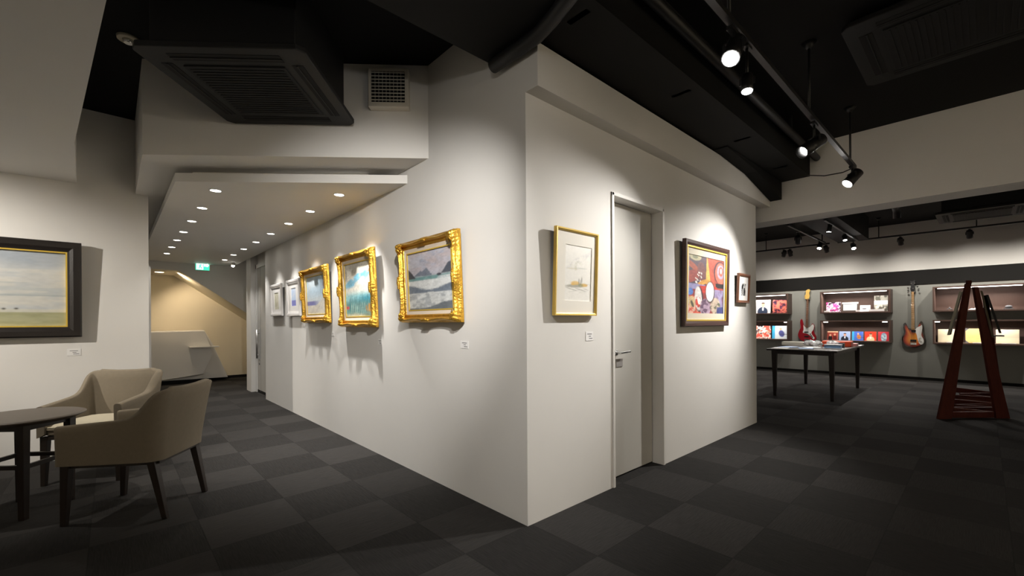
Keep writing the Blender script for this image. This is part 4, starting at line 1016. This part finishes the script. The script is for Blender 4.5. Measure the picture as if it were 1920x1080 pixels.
# ------------------------------------------------------------------ display table and what lies on it
r = thing('display_table', 'dark rectangular table with tapered legs before the dark wall', 'table', (9.08, 1.97, 0)); X, Y = 9.08, 1.97
MB().prism([(8.02 - X, 2.46 - Y), (8.02 - X, 1.50 - Y), (10.36 - X, 1.52 - Y), (10.36 - X, 2.46 - Y)], .755, .785).build('tabletop', TABLEW, r, bevel=.006)
B(8.10 - X, 10.26 - X, 1.58 - Y, 1.60 - Y, .70, .755).box(8.10 - X, 10.26 - X, 2.38 - Y, 2.40 - Y, .70, .755).box(8.10 - X, 8.12 - X, 1.6 - Y, 2.38 - Y, .70, .755).box(10.24 - X, 10.26 - X, 1.6 - Y, 2.38 - Y, .70, .755).build('apron', TABLEW, r)
for x, y in ((8.13, 2.37), (8.15, 1.59), (10.06, 2.38), (10.10, 1.58)):
    MB().bar((x - X, y - Y, .757), (x - X + (.02 if x < 9 else -.02), y - Y, 0), .075, .075, .042, .042).build('leg', TABLEW, r, bevel=.004)
zt = .785
def sheet(x, y, w, d, rz, t, m_, name, label, cat, group=None, z=zt):
    c, s = math.cos(rz), math.sin(rz); pts = [(x + a * c - b * s, y + a * s + b * c) for a, b in ((-w / 2, -d / 2), (w / 2, -d / 2), (w / 2, d / 2), (-w / 2, d / 2))]
    o = MB().prism(pts, z, z + t).build(name, m_, bevel=.001); tag(o, label, cat, group); return o
GP = 'papers on the display table'
sheet(8.28, 2.32, .30, .22, .1, .006, PAPER, 'magazine', 'white leaflet at the left end of the display table', 'leaflet', GP)
sheet(8.62, 2.30, .28, .22, -.2, .012, PAPERB, 'magazine', 'blue printed leaflet on the left part of the display table', 'leaflet', GP)
sheet(8.36, 1.98, .28, .20, .3, .010, PAPERB, 'magazine', 'pale blue leaflet near the front of the display table', 'leaflet', GP)
sheet(8.74, 1.98, .30, .21, .5, .010, PAPER, 'magazine', 'white leaflet in the middle front of the display table', 'leaflet', GP)
sheet(9.55, 2.30, .20, .66, .05, .060, CREAM, 'paper_stack', 'long cream stack of paper along the back of the display table', 'paper stack')
for k, (x, y, lb) in enumerate(((9.0, 1.98, 'left crumpled clear plastic bag on the display table'), (9.22, 2.12, 'middle crumpled clear plastic bag on the display table'), (9.14, 1.76, 'right crumpled clear plastic bag on the display table'))):
    m_ = MB(); rows = []
    for i in range(9):
        rows.append([(x + .10 * math.sin(PI * i / 8) * math.cos(2 * PI * j / 16) * (1 + .25 * math.sin(j * 2.3 + i + k)), y + .09 * math.sin(PI * i / 8) * math.sin(2 * PI * j / 16) * (1 + .25 * math.cos(j * 1.7 + i)), zt + .001 + .050 * (1 - math.cos(PI * i / 8)) * (1 + .2 * math.sin(j * 3 + k))) for j in range(16)])
    o = m_.grid(rows, True, True).build('plastic_bag', PLASTIC); tag(o, lb, 'plastic bag', 'clear plastic bags on the table')
sheet(8.62, 1.66, .16, .26, 0, .010, PAPER, 'white_tray', 'flat white tray under the blue box on the display table', 'tray')
bb = thing('blue_box', 'light blue box with white lid on the display table', 'box', (8.64, 1.665, zt + .010))
B(-.065, .065, -.11, .11, 0, .05).build('body', BLUEBOX, bb, bevel=.002); B(-.068, .068, -.113, .113, .05, .062).build('lid', PAPER, bb, bevel=.002, label='white lid')
sheet(8.90, 1.60, .10, .07, 0, .085, BLK, 'black_box', 'small black box beside the orange box', 'box')
o = B(9.30, 9.48, 1.54, 1.96, zt, zt + .10).build('orange_box', ORANGE, bevel=.012); tag(o, 'long orange red box at the right of the display table', 'box')
sheet(9.72, 1.72, .20, .40, 0, .05, PINKP, 'pink_booklet', 'pink booklet stack behind the orange box', 'booklet')

# ------------------------------------------------------------------ tall red stand
r = thing('poster_stand', 'tall tapering red-brown timber stand with zigzag base near the guitars', 'display stand', (8.35, .10, 0)); O = Vector((8.35, .10, 0))
def P_(x, y, z): return Vector((x, y, z)) - O
up = Vector((.7355, -.6775, 0))
def leg(a, b, w0, w1, t0, nm='leg'):
    """board leaning in its frame: wide across the view side, thin along depth"""
    a = Vector(a); b = Vector(b); R_ = Vector((.7355, -.6775, 0)); F_ = Vector((.6775, .7355, 0))
    vs = []
    for p, w_ in ((a, w0), (b, w1)):
        vs += [p - R_ * w_ / 2 - F_ * t0 / 2, p + R_ * w_ / 2 - F_ * t0 / 2, p + R_ * w_ / 2 + F_ * t0 / 2, p - R_ * w_ / 2 + F_ * t0 / 2]
    return MB().add(vs, [(3, 2, 1, 0), (4, 5, 6, 7), (0, 1, 5, 4), (1, 2, 6, 5), (2, 3, 7, 6), (3, 0, 4, 7)]).build(nm, REDWOOD, r, bevel=.003)
leg(P_(7.70, .345, 0), P_(7.935, .135, 1.70), .17, .055, .035)
leg(P_(8.275, -.15, 0), P_(8.005, .075, 1.66), .17, .05, .035)
leg(P_(8.55, .36, .0), P_(8.13, .16, 1.60), .13, .035, .035)
leg(P_(9.30, -.14, 0), P_(8.28, -.01, 1.56), .12, .04, .035)
zz = [(7.73, 0.358, 0.045), (8.202, -0.076, 0.045), (8.043, 0.343, 0.07), (8.663, -0.161, 0.045), (8.41, 0.276, 0.064), (8.954, -0.157, 0.057), (8.477, 0.35, 0.125), (9.059, -0.049, 0.051), (8.689, 0.359, 0.157), (9.297, -0.133, 0.099), (9.038, 0.242, 0.145), (9.522, -0.136, 0.141), (9.16, 0.333, 0.215)]
zb = MB()
for pa, pb in zip(zz[:-1], zz[1:]):
    zb.bar(P_(*pa), P_(*pb), .020, .075)
zb.build('zigzag_base', REDWOOD, r, bevel=.002)
MB().cyl(P_(7.94, .13, 1.70), P_(7.94, .13, 1.74), .028, 12).build('finial', REDWOOD, r)
Rv = Vector((.7355, -.6775, 0)); Fv = Vector((.9995, -.01, 0))
def panel(top, bot, depth, th, m_, label, name='hanging_panel'):
    t = Vector(top); b = Vector(bot); vs = []
    for p in (b, t):
        vs += [p - Rv * th / 2, p + Rv * th / 2, p + Rv * th / 2 + Fv * depth, p - Rv * th / 2 + Fv * depth]
    o = MB().add(vs, [(3, 2, 1, 0), (4, 5, 6, 7), (0, 1, 5, 4), (1, 2, 6, 5), (2, 3, 7, 6), (3, 0, 4, 7)]).build(name, m_, bevel=.002)
    tag(o, label, 'display panel')
panel((7.855, .200, 1.605), (7.745, .305, 1.055), .30, .035, PALEP, 'pale grey panel leaning on the left side of the tall red stand')
panel((8.062, .022, 1.61), (8.165, -.075, 1.02), .28, .028, OLIVE, 'olive thin panel on the right side of the tall red stand')
panel((8.115, -.028, 1.56), (8.235, -.138, 1.075), .26, .034, BLK, 'black panel hanging outermost on the right of the tall red stand')
MB().box(8.14 - O.x, 8.27 - O.x, -.17 - O.y, -.08 - O.y, 1.035, 1.05).build('bracket', BLK, r)

# ------------------------------------------------------------------ camera, world, view
cam = bpy.data.cameras.new('camera'); co = bpy.data.objects.new('camera', cam); COL.objects.link(co); sc.camera = co
hd = math.radians(47.36); roll = .0055
Fw = Vector((math.cos(hd), math.sin(hd), 0)); Rw = Vector((math.sin(hd), -math.cos(hd), 0)); Uw = Vector((0, 0, 1))
# picture content turned anticlockwise => camera turned clockwise
Rc = (Rw - Uw * roll).normalized(); Uc = (Uw + Rw * roll).normalized()
M4 = Matrix((( Rc.x, Uc.x, -Fw.x, 0), (Rc.y, Uc.y, -Fw.y, 0), (Rc.z, Uc.z, -Fw.z, 1.25), (0, 0, 0, 1)))
co.matrix_world = M4
cam.sensor_width = 36; cam.lens = 815 / 1920 * 36; cam.shift_y = (603.7 - 540) / 1920; cam.clip_start = .05
w = bpy.data.worlds.new('world'); sc.world = w; w.use_nodes = True
w.node_tree.nodes['Background'].inputs[0].default_value = (.02, .02, .022, 1); w.node_tree.nodes['Background'].inputs[1].default_value = .5
sc.view_settings.view_transform = 'Standard'; sc.view_settings.look = 'None'; sc.view_settings.exposure = 2.3; sc.view_settings.gamma = 1.; sc.view_settings.use_curve_mapping = False
